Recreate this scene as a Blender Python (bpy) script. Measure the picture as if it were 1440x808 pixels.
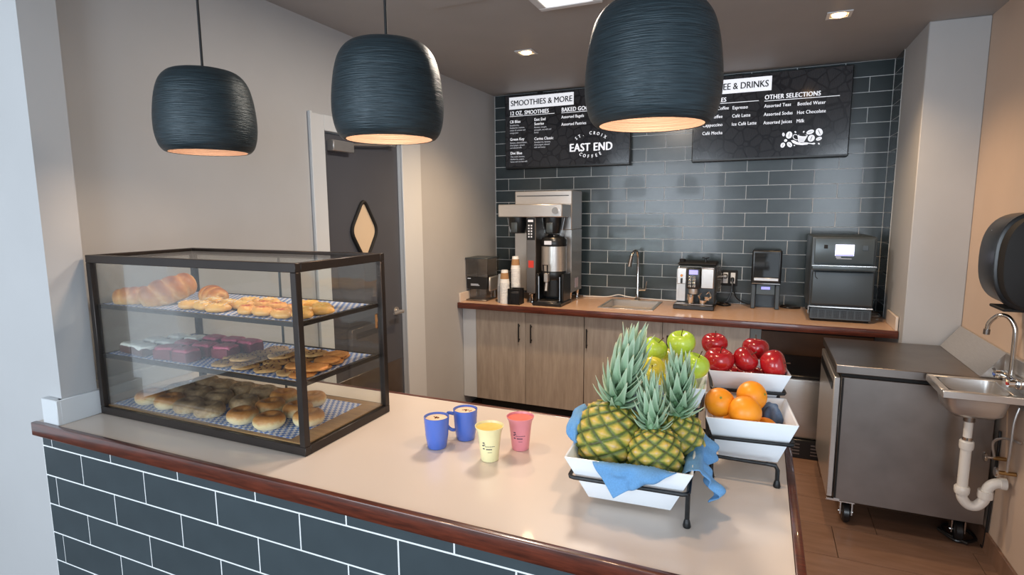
import bpy, bmesh, math, random
from mathutils import Vector, Matrix, Euler
for _o in list(bpy.data.objects): bpy.data.objects.remove(_o)
S = bpy.context.scene
COL = S.collection
PI = math.pi
R = math.radians
rnd = random.Random(7)

# ---------------------------------------------------------------- camera
YAW, PITCH, ROLL, FPX = -0.4117, 0.1342, -0.0067, 800.99
CAMLOC = Vector((0.8927, -4.8086, 1.6576))
cd = bpy.data.cameras.new('camera'); cam = bpy.data.objects.new('camera', cd); COL.objects.link(cam)
cd.sensor_width = 36.0; cd.lens = 36.0*FPX/1440.0; cd.clip_start = 0.02; cd.clip_end = 60
_r = Vector((math.cos(YAW), -math.sin(YAW), 0)); _f = Vector((math.sin(YAW)*math.cos(PITCH), math.cos(YAW)*math.cos(PITCH), -math.sin(PITCH)))
_u = _r.cross(_f)
_rr = math.cos(ROLL)*_r+math.sin(ROLL)*_u; _uu = -math.sin(ROLL)*_r+math.cos(ROLL)*_u
_m = Matrix((_rr, _uu, -_f)).transposed().to_4x4(); _m.translation = CAMLOC
cam.matrix_world = _m
S.camera = cam

# ---------------------------------------------------------------- world, lights, exposure
S.view_settings.view_transform = 'Standard'; S.view_settings.look = 'None'
S.view_settings.gamma = 1.0; S.view_settings.use_curve_mapping = False
S.view_settings.exposure = 0.0
wd = bpy.data.worlds.new('world'); S.world = wd; wd.use_nodes = True
bg = wd.node_tree.nodes['Background']; bg.inputs[0].default_value = (0.78, 0.88, 1.0, 1); bg.inputs[1].default_value = .95

def area(name, loc, target, sx, sy, power, color):
    l = bpy.data.lights.new(name, 'AREA'); l.shape = 'RECTANGLE'; l.size = sx; l.size_y = sy
    l.energy = power; l.color = color
    o = bpy.data.objects.new(name, l); COL.objects.link(o); o.location = loc
    o.rotation_euler = (Vector(target)-Vector(loc)).to_track_quat('-Z', 'Y').to_euler()
    return o
# daylight through the shop-front windows behind the camera
area('window_daylight', (-1.6, -8.5, 1.7), (-0.4, 0, 1.4), 3.2, 2.2, 205, (0.80, 0.90, 1.0))
area('window_daylight', (2.6, -8.3, 1.8), (0.6, 0, 1.4), 1.6, 2.2, 100, (0.80, 0.90, 1.0))

# ---------------------------------------------------------------- materials
def _nt(name):
    m = bpy.data.materials.new(name); m.use_nodes = True
    return m, m.node_tree, m.node_tree.nodes['Principled BSDF']
def srgb(h):
    h = h.lstrip('#'); c = [int(h[i:i+2], 16)/255 for i in (0, 2, 4)]
    return tuple((x/12.92 if x <= .04045 else ((x+.055)/1.055)**2.4) for x in c)+(1,)
def mat(name, col, rough=.5, metal=0., var=0., scale=20., stretch=(1, 1, 1), bump=0., col2=None, coat=0., spec=None, emis=0., objvar=0., detail=4.):
    """noise coloured and bumped plain material"""
    m, t, b = _nt(name)
    c = srgb(col) if isinstance(col, str) else tuple(col)+(1,) if len(col) == 3 else col
    b.inputs['Base Color'].default_value = c; b.inputs['Roughness'].default_value = rough; b.inputs['Metallic'].default_value = metal
    if coat: b.inputs['Coat Weight'].default_value = coat; b.inputs['Coat Roughness'].default_value = .05
    if spec is not None: b.inputs['Specular IOR Level'].default_value = spec
    if emis: b.inputs['Emission Color'].default_value = c; b.inputs['Emission Strength'].default_value = emis
    if var or bump or col2:
        tc = t.nodes.new('ShaderNodeTexCoord'); mp = t.nodes.new('ShaderNodeMapping'); mp.inputs['Scale'].default_value = stretch
        n = t.nodes.new('ShaderNodeTexNoise'); n.inputs['Scale'].default_value = scale; n.inputs['Detail'].default_value = detail
        t.links.new(tc.outputs['Object'], mp.inputs[0]); t.links.new(mp.outputs[0], n.inputs['Vector'])
        r = t.nodes.new('ShaderNodeValToRGB')
        r.color_ramp.elements[0].position = .3; r.color_ramp.elements[1].position = .7
        if col2:
            a, d = c, srgb(col2)
        else:
            a = tuple(max(0, x*(1-var)) for x in c[:3])+(1,); d = tuple(min(1, x*(1+var)) for x in c[:3])+(1,)
        r.color_ramp.elements[0].color = a; r.color_ramp.elements[1].color = d
        t.links.new(n.outputs['Fac'], r.inputs[0])
        out = r.outputs[0]
        if objvar:
            oi = t.nodes.new('ShaderNodeObjectInfo'); h = t.nodes.new('ShaderNodeHueSaturation')
            mr = t.nodes.new('ShaderNodeMapRange'); mr.inputs[3].default_value = 1-objvar; mr.inputs[4].default_value = 1+objvar
            t.links.new(oi.outputs['Random'], mr.inputs[0]); t.links.new(mr.outputs[0], h.inputs['Value']); t.links.new(out, h.inputs['Color']); out = h.outputs[0]
        t.links.new(out, b.inputs['Base Color'])
        if bump:
            bp = t.nodes.new('ShaderNodeBump'); bp.inputs['Strength'].default_value = bump; bp.inputs['Distance'].default_value = .004
            t.links.new(n.outputs['Fac'], bp.inputs['Height']); t.links.new(bp.outputs[0], b.inputs['Normal'])
    return m
def glassmat(name, tint=(1, 1, 1), refl=.07, rough=0.0):
    m, t, b = _nt(name); t.nodes.remove(b)
    out = t.nodes['Material Output']; tr = t.nodes.new('ShaderNodeBsdfTransparent'); tr.inputs[0].default_value = tuple(tint)+(1,)
    gl = t.nodes.new('ShaderNodeBsdfGlossy'); gl.inputs['Roughness'].default_value = rough
    lw = t.nodes.new('ShaderNodeLayerWeight'); lw.inputs['Blend'].default_value = .18
    mr = t.nodes.new('ShaderNodeMapRange'); mr.inputs[3].default_value = refl; mr.inputs[4].default_value = .5
    mx = t.nodes.new('ShaderNodeMixShader')
    t.links.new(lw.outputs['Fresnel'], mr.inputs[0]); t.links.new(mr.outputs[0], mx.inputs[0]); t.links.new(tr.outputs[0], mx.inputs[1]); t.links.new(gl.outputs[0], mx.inputs[2])
    t.links.new(mx.outputs[0], out.inputs[0])
    return m
def woodmat(name, a, b_, rough=.5, scale=6., stretch=(1, 1, 14), coat=0.):
    m, t, b = _nt(name)
    tc = t.nodes.new('ShaderNodeTexCoord'); mp = t.nodes.new('ShaderNodeMapping'); mp.inputs['Scale'].default_value = stretch
    n = t.nodes.new('ShaderNodeTexNoise'); n.inputs['Scale'].default_value = scale; n.inputs['Detail'].default_value = 8; n.inputs['Roughness'].default_value = .65
    r = t.nodes.new('ShaderNodeValToRGB'); r.color_ramp.elements[0].position = .32; r.color_ramp.elements[1].position = .68
    r.color_ramp.elements[0].color = srgb(a); r.color_ramp.elements[1].color = srgb(b_)
    t.links.new(tc.outputs['Object'], mp.inputs[0]); t.links.new(mp.outputs[0], n.inputs['Vector']); t.links.new(n.outputs['Fac'], r.inputs[0]); t.links.new(r.outputs[0], b.inputs['Base Color'])
    bp = t.nodes.new('ShaderNodeBump'); bp.inputs['Strength'].default_value = .15; bp.inputs['Distance'].default_value = .002
    t.links.new(n.outputs['Fac'], bp.inputs['Height']); t.links.new(bp.outputs[0], b.inputs['Normal'])
    b.inputs['Roughness'].default_value = rough; b.inputs['Coat Weight'].default_value = coat
    return m
def checkmat(name, a, b_, size=.0125, rough=.6):
    m, t, b = _nt(name)
    tc = t.nodes.new('ShaderNodeTexCoord'); mp = t.nodes.new('ShaderNodeMapping'); mp.inputs['Rotation'].default_value = (0, 0, R(12))
    mp.inputs['Location'].default_value = (0.003, .004, .0021)
    c = t.nodes.new('ShaderNodeTexChecker'); c.inputs['Scale'].default_value = 1/size; c.inputs[1].default_value = srgb(a); c.inputs[2].default_value = srgb(b_)
    t.links.new(tc.outputs['Object'], mp.inputs[0]); t.links.new(mp.outputs[0], c.inputs[0]); t.links.new(c.outputs[0], b.inputs['Base Color'])
    b.inputs['Roughness'].default_value = rough
    return m
def attrmat(name, stops, rough=.5, bump=0., noise=0.):
    """colour from the mesh attribute 'c' (0..1)"""
    m, t, b = _nt(name)
    a = t.nodes.new('ShaderNodeAttribute'); a.attribute_name = 'c'
    r = t.nodes.new('ShaderNodeValToRGB'); cr = r.color_ramp
    cr.elements[0].position = stops[0][0]; cr.elements[0].color = srgb(stops[0][1]); cr.elements[1].position = stops[-1][0]; cr.elements[1].color = srgb(stops[-1][1])
    for p, c in stops[1:-1]:
        e = cr.elements.new(p); e.color = srgb(c)
    src = a.outputs['Fac']
    if noise:
        tc = t.nodes.new('ShaderNodeTexCoord'); n = t.nodes.new('ShaderNodeTexNoise'); n.inputs['Scale'].default_value = 90; n.inputs['Detail'].default_value = 4
        t.links.new(tc.outputs['Object'], n.inputs['Vector'])
        ma = t.nodes.new('ShaderNodeMath'); ma.operation = 'MULTIPLY_ADD'; ma.inputs[1].default_value = noise; ma.inputs[2].default_value = -noise/2
        t.links.new(n.outputs['Fac'], ma.inputs[0]); ad = t.nodes.new('ShaderNodeMath'); t.links.new(ma.outputs[0], ad.inputs[0]); t.links.new(src, ad.inputs[1]); src = ad.outputs[0]
        if bump:
            bp = t.nodes.new('ShaderNodeBump'); bp.inputs['Strength'].default_value = bump; bp.inputs['Distance'].default_value = .003
            t.links.new(n.outputs['Fac'], bp.inputs['Height']); t.links.new(bp.outputs[0], b.inputs['Normal'])
    t.links.new(src, r.inputs[0]); t.links.new(r.outputs[0], b.inputs['Base Color']); b.inputs['Roughness'].default_value = rough
    return m

M = {}
M['wall'] = mat('painted_wall', '#b3b4b5', .55, var=.03, scale=3, bump=.05)
M['wall_warm'] = mat('painted_wall_right', '#c2ac9a', .6, var=.03, scale=3, bump=.05)
M['ceiling'] = mat('ceiling_paint', '#a2a2a3', .55, var=.03, scale=4)
M['trimwhite'] = mat('white_trim', '#cfd3d6', .4)
M['grout'] = mat('pale_grout', '#e6e8e8', .8, var=.05, scale=60)
M['grout_dk'] = mat('floor_grout', '#4a3a30', .9)
M['tile'] = mat('charcoal_tile', '#323d41', .22, var=.12, scale=9, bump=.03, objvar=.16, coat=.18)
M['ftile'] = mat('front_tile', '#3d474c', .32, var=.08, scale=9, bump=.04, objvar=.06)
M['floortile'] = mat('brown_floor_tile', '#6e5240', .45, col2='#7e6150', scale=5, stretch=(1, 6, 1), bump=.1, objvar=.06)
M['laminate'] = mat('white_laminate', '#dccdbf', .28, var=.015, scale=3, coat=.15)
M['laminate_tan'] = mat('tan_laminate', '#c9a78c', .2, var=.04, scale=30)
M['mahogany'] = woodmat('dark_mahogany', '#3a1a12', '#6b3120', .3, 9, (1, 12, 12), coat=.3)
M['oak'] = woodmat('grey_oak', '#988b7e', '#b3a698', .5, 5, (6, 6, .6))
M['plywood'] = woodmat('brown_board', '#8a6238', '#a97f4c', .5, 8, (1, 10, 1))
M['case_frame'] = mat('bronze_frame', '#38322f', .35, .6, var=.1, scale=8)
M['glass'] = glassmat('clear_glass', (.97, .985, .98), .03)
M['smoke'] = glassmat('smoky_plastic', (.93, .91, .89), .08, .08)
M['check'] = checkmat('check_paper', '#e2e1e6', '#4a78c4')
M['steel'] = mat('brushed_steel', '#c9c6c3', .3, .8, var=.06, scale=20, stretch=(1, 1, 30), bump=.02)
M['steel_dk'] = mat('worn_steel', '#8f8985', .36, 1., var=.10, scale=6, bump=.02)
M['chrome'] = mat('chrome', '#d8d6d3', .08, 1.)
M['black'] = mat('black_plastic', '#17181a', .3)
M['matblack'] = mat('matt_black', '#101011', .7)
M['wire'] = mat('black_wire', '#17191b', .4, .3, var=.2, scale=90, bump=.2)
M['oven'] = mat('charcoal_enamel', '#40484d', .38, .2)
M['oven2'] = mat('charcoal_panel', '#4a5459', .3, .2)
M['white'] = mat('white_melamine', '#e4e9ee', .25, coat=.3)
M['paper'] = mat('white_paper', '#e6e6e4', .6)
M['kraft'] = mat('kraft_sleeve', '#a57e57', .8, var=.1, scale=120)
M['pvc'] = mat('white_pvc', '#ddd8d0', .35)
M['door'] = mat('slate_door', '#4b4d54', .45, var=.04, scale=3)
M['mirror'] = mat('mirror_glass', '#e8e2da', .03, 1.)
M['lamp'] = mat('black_spun_shade', '#28353b', .42, .35, var=.42, scale=14, stretch=(1, 1, 22), bump=.55)
M['lampin'] = mat('pale_wood_shade_lining', '#4a3a33', .6, var=.15, scale=8, stretch=(1, 1, 30), bump=.4)
M['bulb'] = mat('lamp_bulb', '#ffdcb0', .3, emis=4)
M['dl'] = mat('downlight_lens', '#ffc98c', .3, emis=22)
M['panel_lit'] = mat('lit_diffuser', '#fff2e2', .3, emis=1.6)
M['mug'] = mat('cobalt_mug', '#4a6cc4', .25, coat=.4)
M['foam'] = mat('latte_foam', '#f3ddc2', .6, col2='#e6c7a1', scale=60)
M['cinn'] = mat('cinnamon', '#7c4320', .9)
M['ysm'] = mat('yellow_smoothie', '#eecb6e', .4, col2='#e8c055', scale=60)
M['psm'] = mat('red_smoothie', '#e2705f', .4, col2='#d8604f', scale=60)
M['ycup'] = mat('pale_yellow_cup', '#e9e2b0', .3); M['pcup'] = mat('rose_cup', '#dd8b95', .3)
M['print'] = mat('dark_print', '#3a3550', .6)
M['cloth'] = mat('blue_napkin', '#6498c8', .85, var=.08, scale=300, bump=.25)
M['cloth2'] = mat('slate_napkin', '#5c7492', .85, var=.1, scale=300, bump=.25)
M['screen'] = None
M['txt'] = mat('white_lettering', '#f0f2f8', .5, emis=.55)
M['txtdim'] = mat('grey_lettering', '#b9bcc4', .5, emis=.4)
M['ink'] = mat('black_lettering', '#15161a', .5)
M['lcd'] = mat('lit_display', '#dfe4ff', .3, emis=1.6)
M['lcd2'] = mat('lit_display_band', '#8f8fdc', .3, emis=1.0)
M['red'] = mat('red_label', '#c8382c', .5)
M['copper'] = mat('copper_band', '#b87a4a', .25, 1.)
M['gapple'] = mat('green_apple_skin', '#8fb52c', .28, col2='#b9cc45', scale=9, coat=.3, objvar=.06)
M['yapple'] = mat('yellow_apple_skin', '#c9bf36', .28, col2='#e0d050', scale=9, coat=.3)
M['rapple'] = mat('red_apple_skin', '#8d0f18', .24, col2='#b81b20', scale=14, coat=.4, objvar=.1)
M['orange'] = mat('orange_peel', '#f08c12', .4, col2='#f7a522', scale=6, bump=.05, objvar=.05)
M['stem'] = mat('apple_stem', '#4a2f1a', .8)
M['crust'] = attrmat('bread_crust', [(0, '#ecc98e'), (.3, '#d49a58'), (.62, '#b97232'), (1, '#8a4a1c')], .45, .4, .5)
M['danish'] = attrmat('danish_pastry', [(0, '#e0a75e'), (.5, '#eab766'), (.8, '#f0cf7a'), (1, '#f5dc84')], .4, .5, .6)
M['danish_red'] = attrmat('berry_danish_pastry', [(0, '#e0a75e'), (.5, '#e8a55a'), (.75, '#c65a38'), (1, '#a83428')], .4, .5, .6)
M['icing'] = mat('white_icing', '#efe3cf', .4)
M['cream'] = mat('cream_frosting', '#ecead8', .45, col2='#f8f8f2', scale=60, bump=.5)
M['choc'] = mat('chocolate_cake', '#4a2a26', .8, col2='#5c3630', scale=70, bump=.4)
M['rvelvet'] = mat('red_velvet_cake', '#5e1a26', .7, col2='#74222f', scale=70, bump=.4)
M['pinkfrost'] = mat('pink_frosting', '#a8405a', .4, col2='#bf5a70', scale=50, bump=.5)
M['cookie'] = mat('oat_cookie', '#cba169', .75, col2='#a5784a', scale=55, bump=.9)
M['cookie2'] = mat('golden_cookie', '#d89450', .7, col2='#b87436', scale=45, bump=.9)
M['bagel'] = attrmat('bagel_crust', [(0, '#efe3c6'), (.45, '#e8cf9d'), (.7, '#c98c4c'), (1, '#a5672f')], .5, .4, .35)
M['bagel_s'] = attrmat('seeded_bagel_crust', [(0, '#e6d8b4'), (.35, '#cbaa7c'), (.6, '#ab8b65'), (1, '#83694c')], .6, .8, 1.2)
M['pine'] = attrmat('pineapple_skin', [(0, '#cbb083'), (.2, '#cfae55'), (.48, '#b39c3e'), (.7, '#7d8434'), (.88, '#5a662c'), (1, '#4d4826')], .5, .6, .34)
M['leaf'] = attrmat('pineapple_leaf', [(0, '#6f956c'), (.5, '#8cab8a'), (.85, '#abbfa2'), (1, '#bda680')], .5, .1, .1)
M['yellow_pad'] = mat('sticker_silver', '#b9b2c0', .4)

# ---------------------------------------------------------------- mesh helpers
ORG = {}
class MB:
    def __init__(s): s.bm = bmesh.new(); s.mi = 0; s.mats = []
    def _new(s, f0):
        s.bm.faces.ensure_lookup_table()
        for f in s.bm.faces[f0:]: f.material_index = s.mi
    def box(s, x0, x1, y0, y1, z0, z1, bev=0., seg=1, rot=None, piv=None):
        f0 = len(s.bm.faces)
        if bev > 0:
            tmp = bmesh.new(); bmesh.ops.create_cube(tmp, size=1)
            for v in tmp.verts: v.co = Vector(((x0+x1)/2+v.co.x*(x1-x0), (y0+y1)/2+v.co.y*(y1-y0), (z0+z1)/2+v.co.z*(z1-z0)))
            bmesh.ops.bevel(tmp, geom=list(tmp.edges), offset=bev, segments=seg, affect='EDGES', profile=.5)
            s._merge(tmp, rot, piv)
        else:
            vs = [Vector((x, y, z)) for x in (x0, x1) for y in (y0, y1) for z in (z0, z1)]
            if rot is not None: vs = [rot @ (v-piv)+piv for v in vs]
            v = [s.bm.verts.new(c) for c in vs]
            for q in ((0, 1, 3, 2), (4, 6, 7, 5), (0, 4, 5, 1), (2, 3, 7, 6), (0, 2, 6, 4), (1, 5, 7, 3)): s.bm.faces.new([v[i] for i in q])
        s._new(f0); return s
    def _merge(s, tmp, rot=None, piv=None):
        mp = {}
        for v in tmp.verts:
            c = v.co.copy()
            if rot is not None: c = rot @ (c-piv)+piv
            mp[v] = s.bm.verts.new(c)
        for f in tmp.faces:
            s.bm.faces.new([mp[v] for v in f.verts])
        tmp.free()
    def lathe(s, prof, c=(0, 0, 0), n=32, axis='z', cap=True, rot=None):
        """prof: list of (r, h)"""
        f0 = len(s.bm.faces); rings = []; c = Vector(c)
        def P(r, h, a):
            x, y = r*math.cos(a), r*math.sin(a)
            v = Vector((x, y, h)) if axis == 'z' else Vector((h, x, y)) if axis == 'x' else Vector((y, h, x))
            if rot is not None: v = rot @ v
            return c+v
        for r, h in prof:
            if r < 1e-6: rings.append([s.bm.verts.new(P(0, h, 0))])
            else: rings.append([s.bm.verts.new(P(r, h, 2*PI*i/n)) for i in range(n)])
        for A, B in zip(rings[:-1], rings[1:]):
            for i in range(n):
                j = (i+1) % n
                if len(A) == 1 and len(B) == 1: continue
                if len(A) == 1: s.bm.faces.new((A[0], B[j], B[i]))
                elif len(B) == 1: s.bm.faces.new((A[i], A[j], B[0]))
                else: s.bm.faces.new((A[i], A[j], B[j], B[i]))
        if cap:
            if len(rings[0]) > 1: s.bm.faces.new(list(reversed(rings[0])))
            if len(rings[-1]) > 1: s.bm.faces.new(rings[-1])
        s._new(f0); return s
    def tube(s, pts, r, n=10, closed=False, smooth_pts=0, cap=True):
        f0 = len(s.bm.faces); P = [Vector(p) for p in pts]
        if smooth_pts: P = catmull(P, smooth_pts, closed)
        N = len(P); rings = []; up = Vector((0, 0, 1)); prev = None
        for i, p in enumerate(P):
            a = P[(i-1) % N] if (closed or i > 0) else p; b = P[(i+1) % N] if (closed or i < N-1) else p
            t = (b-a).normalized()
            if prev is None: side = t.cross(up); side = side if side.length > 1e-3 else t.cross(Vector((1, 0, 0)))
            else: side = prev-t*prev.dot(t)
            side.normalize(); prev = side.copy(); o = t.cross(side)
            rr = r[i] if isinstance(r, (list, tuple)) else r
            if 0 < i < N-1 or closed:
                d1 = (p-a).normalized(); d2 = (b-p).normalized(); k = 1/max(.5, math.sqrt(max(0, (1+d1.dot(d2))/2)))
            else: k = 1
            rings.append([s.bm.verts.new(p+(side*math.cos(2*PI*j/n)+o*math.sin(2*PI*j/n))*rr*(k if not smooth_pts else 1)) for j in range(n)])
        L = N if closed else N-1
        for i in range(L):
            A, B = rings[i], rings[(i+1) % N]
            for j in range(n): s.bm.faces.new((A[j], A[(j+1) % n], B[(j+1) % n], B[j]))
        if cap and not closed: s.bm.faces.new(list(reversed(rings[0]))); s.bm.faces.new(rings[-1])
        s._new(f0); return s
    def prism(s, poly, y0, y1, plane='xz'):
        """poly in plane, extruded along the third axis"""
        f0 = len(s.bm.faces)
        def P(a, b, h): return (a, h, b) if plane == 'xz' else (h, a, b) if plane == 'yz' else (a, b, h)
        A = [s.bm.verts.new(P(a, b, y0)) for a, b in poly]; B = [s.bm.verts.new(P(a, b, y1)) for a, b in poly]; n = len(poly)
        s.bm.faces.new(A); s.bm.faces.new(list(reversed(B)))
        for i in range(n): s.bm.faces.new((A[i], B[i], B[(i+1) % n], A[(i+1) % n]))
        s._new(f0); return s
    def frustum(s, cx, cy, z0, hx0, hy0, z1, hx1, hy1):
        f0 = len(s.bm.faces)
        A = [s.bm.verts.new((cx+a*hx0, cy+b*hy0, z0)) for a, b in ((-1, -1), (1, -1), (1, 1), (-1, 1))]
        B = [s.bm.verts.new((cx+a*hx1, cy+b*hy1, z1)) for a, b in ((-1, -1), (1, -1), (1, 1), (-1, 1))]
        s.bm.faces.new(list(reversed(A))); s.bm.faces.new(B)
        for i in range(4): s.bm.faces.new((A[i], A[(i+1) % 4], B[(i+1) % 4], B[i]))
        s._new(f0); return s
    def mesh(s, name, mats, org=(0, 0, 0), flat=False, ang=38):
        bmesh.ops.recalc_face_normals(s.bm, faces=s.bm.faces)
        me = bpy.data.meshes.new(name); o = Vector(org)
        for v in s.bm.verts: v.co -= o
        s.bm.to_mesh(me); s.bm.free()
        for m in (mats if isinstance(mats, (list, tuple)) else [mats]): me.materials.append(m)
        if not flat:
            me.polygons.foreach_set('use_smooth', [True]*len(me.polygons)); me.set_sharp_from_angle(angle=R(ang))
        return me
    def put(s, name, mats, parent=None, loc=None, **kw):
        """parent: shares the parent's origin.  no parent: origin at loc"""
        org = ORG[parent.name] if parent is not None else Vector(loc or (0, 0, 0))
        me = s.mesh(name, mats, org, **kw)
        o = bpy.data.objects.new(name, me); COL.objects.link(o)
        if parent is not None: o.parent = parent
        else: o.location = org
        ORG[o.name] = Vector(org)
        return o
def catmull(P, k, closed=False):
    out = []; N = len(P)
    for i in range(N if closed else N-1):
        p0 = P[(i-1) % N] if closed or i > 0 else P[0]; p1 = P[i]; p2 = P[(i+1) % N]; p3 = P[(i+2) % N] if closed or i < N-2 else P[-1]
        for j in range(k):
            t = j/k
            out.append(.5*((2*p1)+(p2-p0)*t+(2*p0-5*p1+4*p2-p3)*t*t+(3*p1-p0-3*p2+p3)*t**3))
    if not closed: out.append(P[-1])
    return out
def B(*a, **k): return MB().box(*a, **k)
def thing(name, label, cat, loc, group=None):
    o = bpy.data.objects.new(name, None); COL.objects.link(o); o.location = loc; o.empty_display_size = .05
    o['label'] = label; o['category'] = cat
    if group: o['group'] = group
    ORG[o.name] = Vector(loc); return o
def tag(o, label, cat, group=None):
    o['label'] = label; o['category'] = cat
    if group: o['group'] = group
    return o
def struct(o): o['kind'] = 'structure'; return o
def dup(root, loc, label, rotz=0., scale=1., rot=None):
    r = root.copy(); COL.objects.link(r); r.location = loc; r['label'] = label
    r.rotation_euler = rot if rot is not None else (0, 0, rotz); r.scale = (scale,)*3 if not isinstance(scale, tuple) else scale
    def rec(a, b):
        for ch in list(a.children):
            c = ch.copy(); COL.objects.link(c); c.parent = b; rec(ch, c)
    rec(root, r); return r
def text(s, size, loc, matl, parent, name='lettering', align='LEFT', bold=0., depth=.0006, rot=(PI/2, 0, 0), space=1., xs=.82):
    c = bpy.data.curves.new('t', 'FONT'); c.body = s; c.size = size; c.align_x = align; c.extrude = depth; c.space_character = space; c.resolution_u = 3
    o = bpy.data.objects.new('t', c); COL.objects.link(o); o.rotation_euler = rot; o.location = loc
    bpy.context.view_layer.update()
    me = bpy.data.meshes.new_from_object(o.evaluated_get(bpy.context.evaluated_depsgraph_get()))
    me.transform(Matrix.Diagonal((xs, 1, 1, 1))); me.transform(o.matrix_world); me.transform(Matrix.Translation(-ORG[parent.name]))
    bpy.data.objects.remove(o); bpy.data.curves.remove(c); me.name = name
    if bold:                       # heavier strokes: the glyphs set twice, a hair apart
        b2 = bmesh.new(); b2.from_mesh(me); me2 = me.copy(); me2.transform(Matrix.Translation((bold*1.6, -.0001, bold*.5))); b2.from_mesh(me2); b2.to_mesh(me); b2.free(); bpy.data.meshes.remove(me2)
    me.materials.clear(); me.materials.append(matl)
    n = bpy.data.objects.new(name, me); COL.objects.link(n); n.parent = parent; ORG[n.name] = ORG[parent.name]; return n
def join_text(lst, name='lettering'):
    bm = bmesh.new()
    for o in lst: bm.from_mesh(o.data)
    me = bpy.data.meshes.new(name); bm.to_mesh(me); bm.free(); me.materials.append(lst[0].data.materials[0])
    p = lst[0].parent; k = ORG[lst[0].name]
    for o in lst: bpy.data.objects.remove(o)
    n = bpy.data.objects.new(name, me); COL.objects.link(n); n.parent = p; ORG[n.name] = k; return n
ORD = ['first', 'second', 'third', 'fourth', 'fifth', 'sixth', 'seventh', 'eighth', 'ninth', 'tenth', 'eleventh', 'twelfth', 'thirteenth', 'fourteenth', 'fifteenth', 'sixteenth', 'seventeenth', 'eighteenth', 'nineteenth', 'twentieth']
def rowlabels(items, fmt, rows, words):
    """items: (x, y, ...).  Label each by its depth row and its place from the left"""
    out = [None]*len(items)
    for r in range(len(rows)-1):
        idx = [i for i, t in enumerate(items) if rows[r] <= t[1] < rows[r+1]]
        idx.sort(key=lambda i: items[i][0])
        for n, i in enumerate(idx): out[i] = fmt % (ORD[n], words[r])
    return out
TILES = {}
def tile_mesh(w, h, t, m, key, c=.0008):
    k = (round(w, 3), round(h, 3), key)
    if k in TILES: return TILES[k]
    bm = bmesh.new()
    a = [bm.verts.new((x*w/2, y*h/2, 0)) for x, y in ((-1, -1), (1, -1), (1, 1), (-1, 1))]
    b = [bm.verts.new((x*w/2, y*h/2, t-c)) for x, y in ((-1, -1), (1, -1), (1, 1), (-1, 1))]
    d = [bm.verts.new((x*(w/2-c), y*(h/2-c), t)) for x, y in ((-1, -1), (1, -1), (1, 1), (-1, 1))]
    for A, Bq in ((a, b), (b, d)):
        for i in range(4): bm.faces.new((A[i], A[(i+1) % 4], Bq[(i+1) % 4], Bq[i]))
    bm.faces.new(d)
    me = bpy.data.meshes.new('tile'); bm.to_mesh(me); bm.free(); me.materials.append(m); TILES[k] = me; return me
def tile_wall(parent, origin, U, V, ulen, v0, v1, pu, pv, joint0, m, key, t=.007, gap=.0042, jit=.0022, alt=.5, vstart=0., jitpos=0.):
    """running bond from origin along U and V; rows start at vstart + k*pv"""
    origin, U, V = Vector(origin), Vector(U), Vector(V); N = U.cross(V)
    base = Matrix((U, V, N)).transposed()
    k0 = math.floor((v0-vstart)/pv); k = k0
    while vstart+k*pv < v1-.004:
        a, b = max(v0, vstart+k*pv), min(v1, vstart+(k+1)*pv)
        off = joint0+(pu*alt if k % 2 else 0); off = off % pu
        x = off-pu if off > 0 else 0
        while x < ulen-.004:
            c, d = max(0, x), min(ulen, x+pu)
            if d-c > .012 and b-a > .01:
                o = bpy.data.objects.new('tile', tile_mesh(d-c-gap, b-a-gap, t, m, key)); COL.objects.link(o); o.parent = parent
                p = origin+U*((c+d)/2)+V*((a+b)/2)
                rot = base @ Euler((rnd.uniform(-jit, jit), rnd.uniform(-jit, jit), 0)).to_matrix()
                mm = rot.to_4x4(); mm.translation = p-ORG[parent.name]; o.matrix_local = mm
            x += pu
        k += 1

# ================================================================ THE SETTING
ZC = 2.675            # ceiling
CT = 0.97             # service counter top
BT = 0.914            # back counter top
fl = struct(B(-4.2, 1.99, -9, .02, -.06, -.006).put('floor', M['grout_dk'], loc=(0, 0, 0)))
tr = MB()
for k in range(-4, 7):          # floor tiles 0.6 x 0.3
    y0 = -1.87+.3*k
    off = 1.305+.205*(k % 3) if k >= 0 else 1.305+.205*((k+9) % 3)
    for j in range(-5, 3):
        x0, x1 = max(-1.36, off+.6*j), min(1.965, off+.6*(j+1))
        if x1-x0 < .02 or y0 > -.05: continue
        o = bpy.data.objects.new('tile', tile_mesh(x1-x0-.003, min(.3, -.005-y0)-.003, .0075, M['floortile'], 'f')); COL.objects.link(o); o.parent = fl
        o.location = ((x0+x1)/2, y0+min(.3, -.005-y0)/2, -.006); o.rotation_euler = (rnd.uniform(-.001, .001), rnd.uniform(-.0006, .0006), 0)
struct(B(-4.2, 2.1, -9, .1, ZC, ZC+.06).put('ceiling', M['ceiling'], loc=(0, 0, ZC)))
wb = struct(B(-1.45, 2.1, .0, .1, 0, ZC).put('wall_back', M['grout'], loc=(0, 0, 0)))
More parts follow.
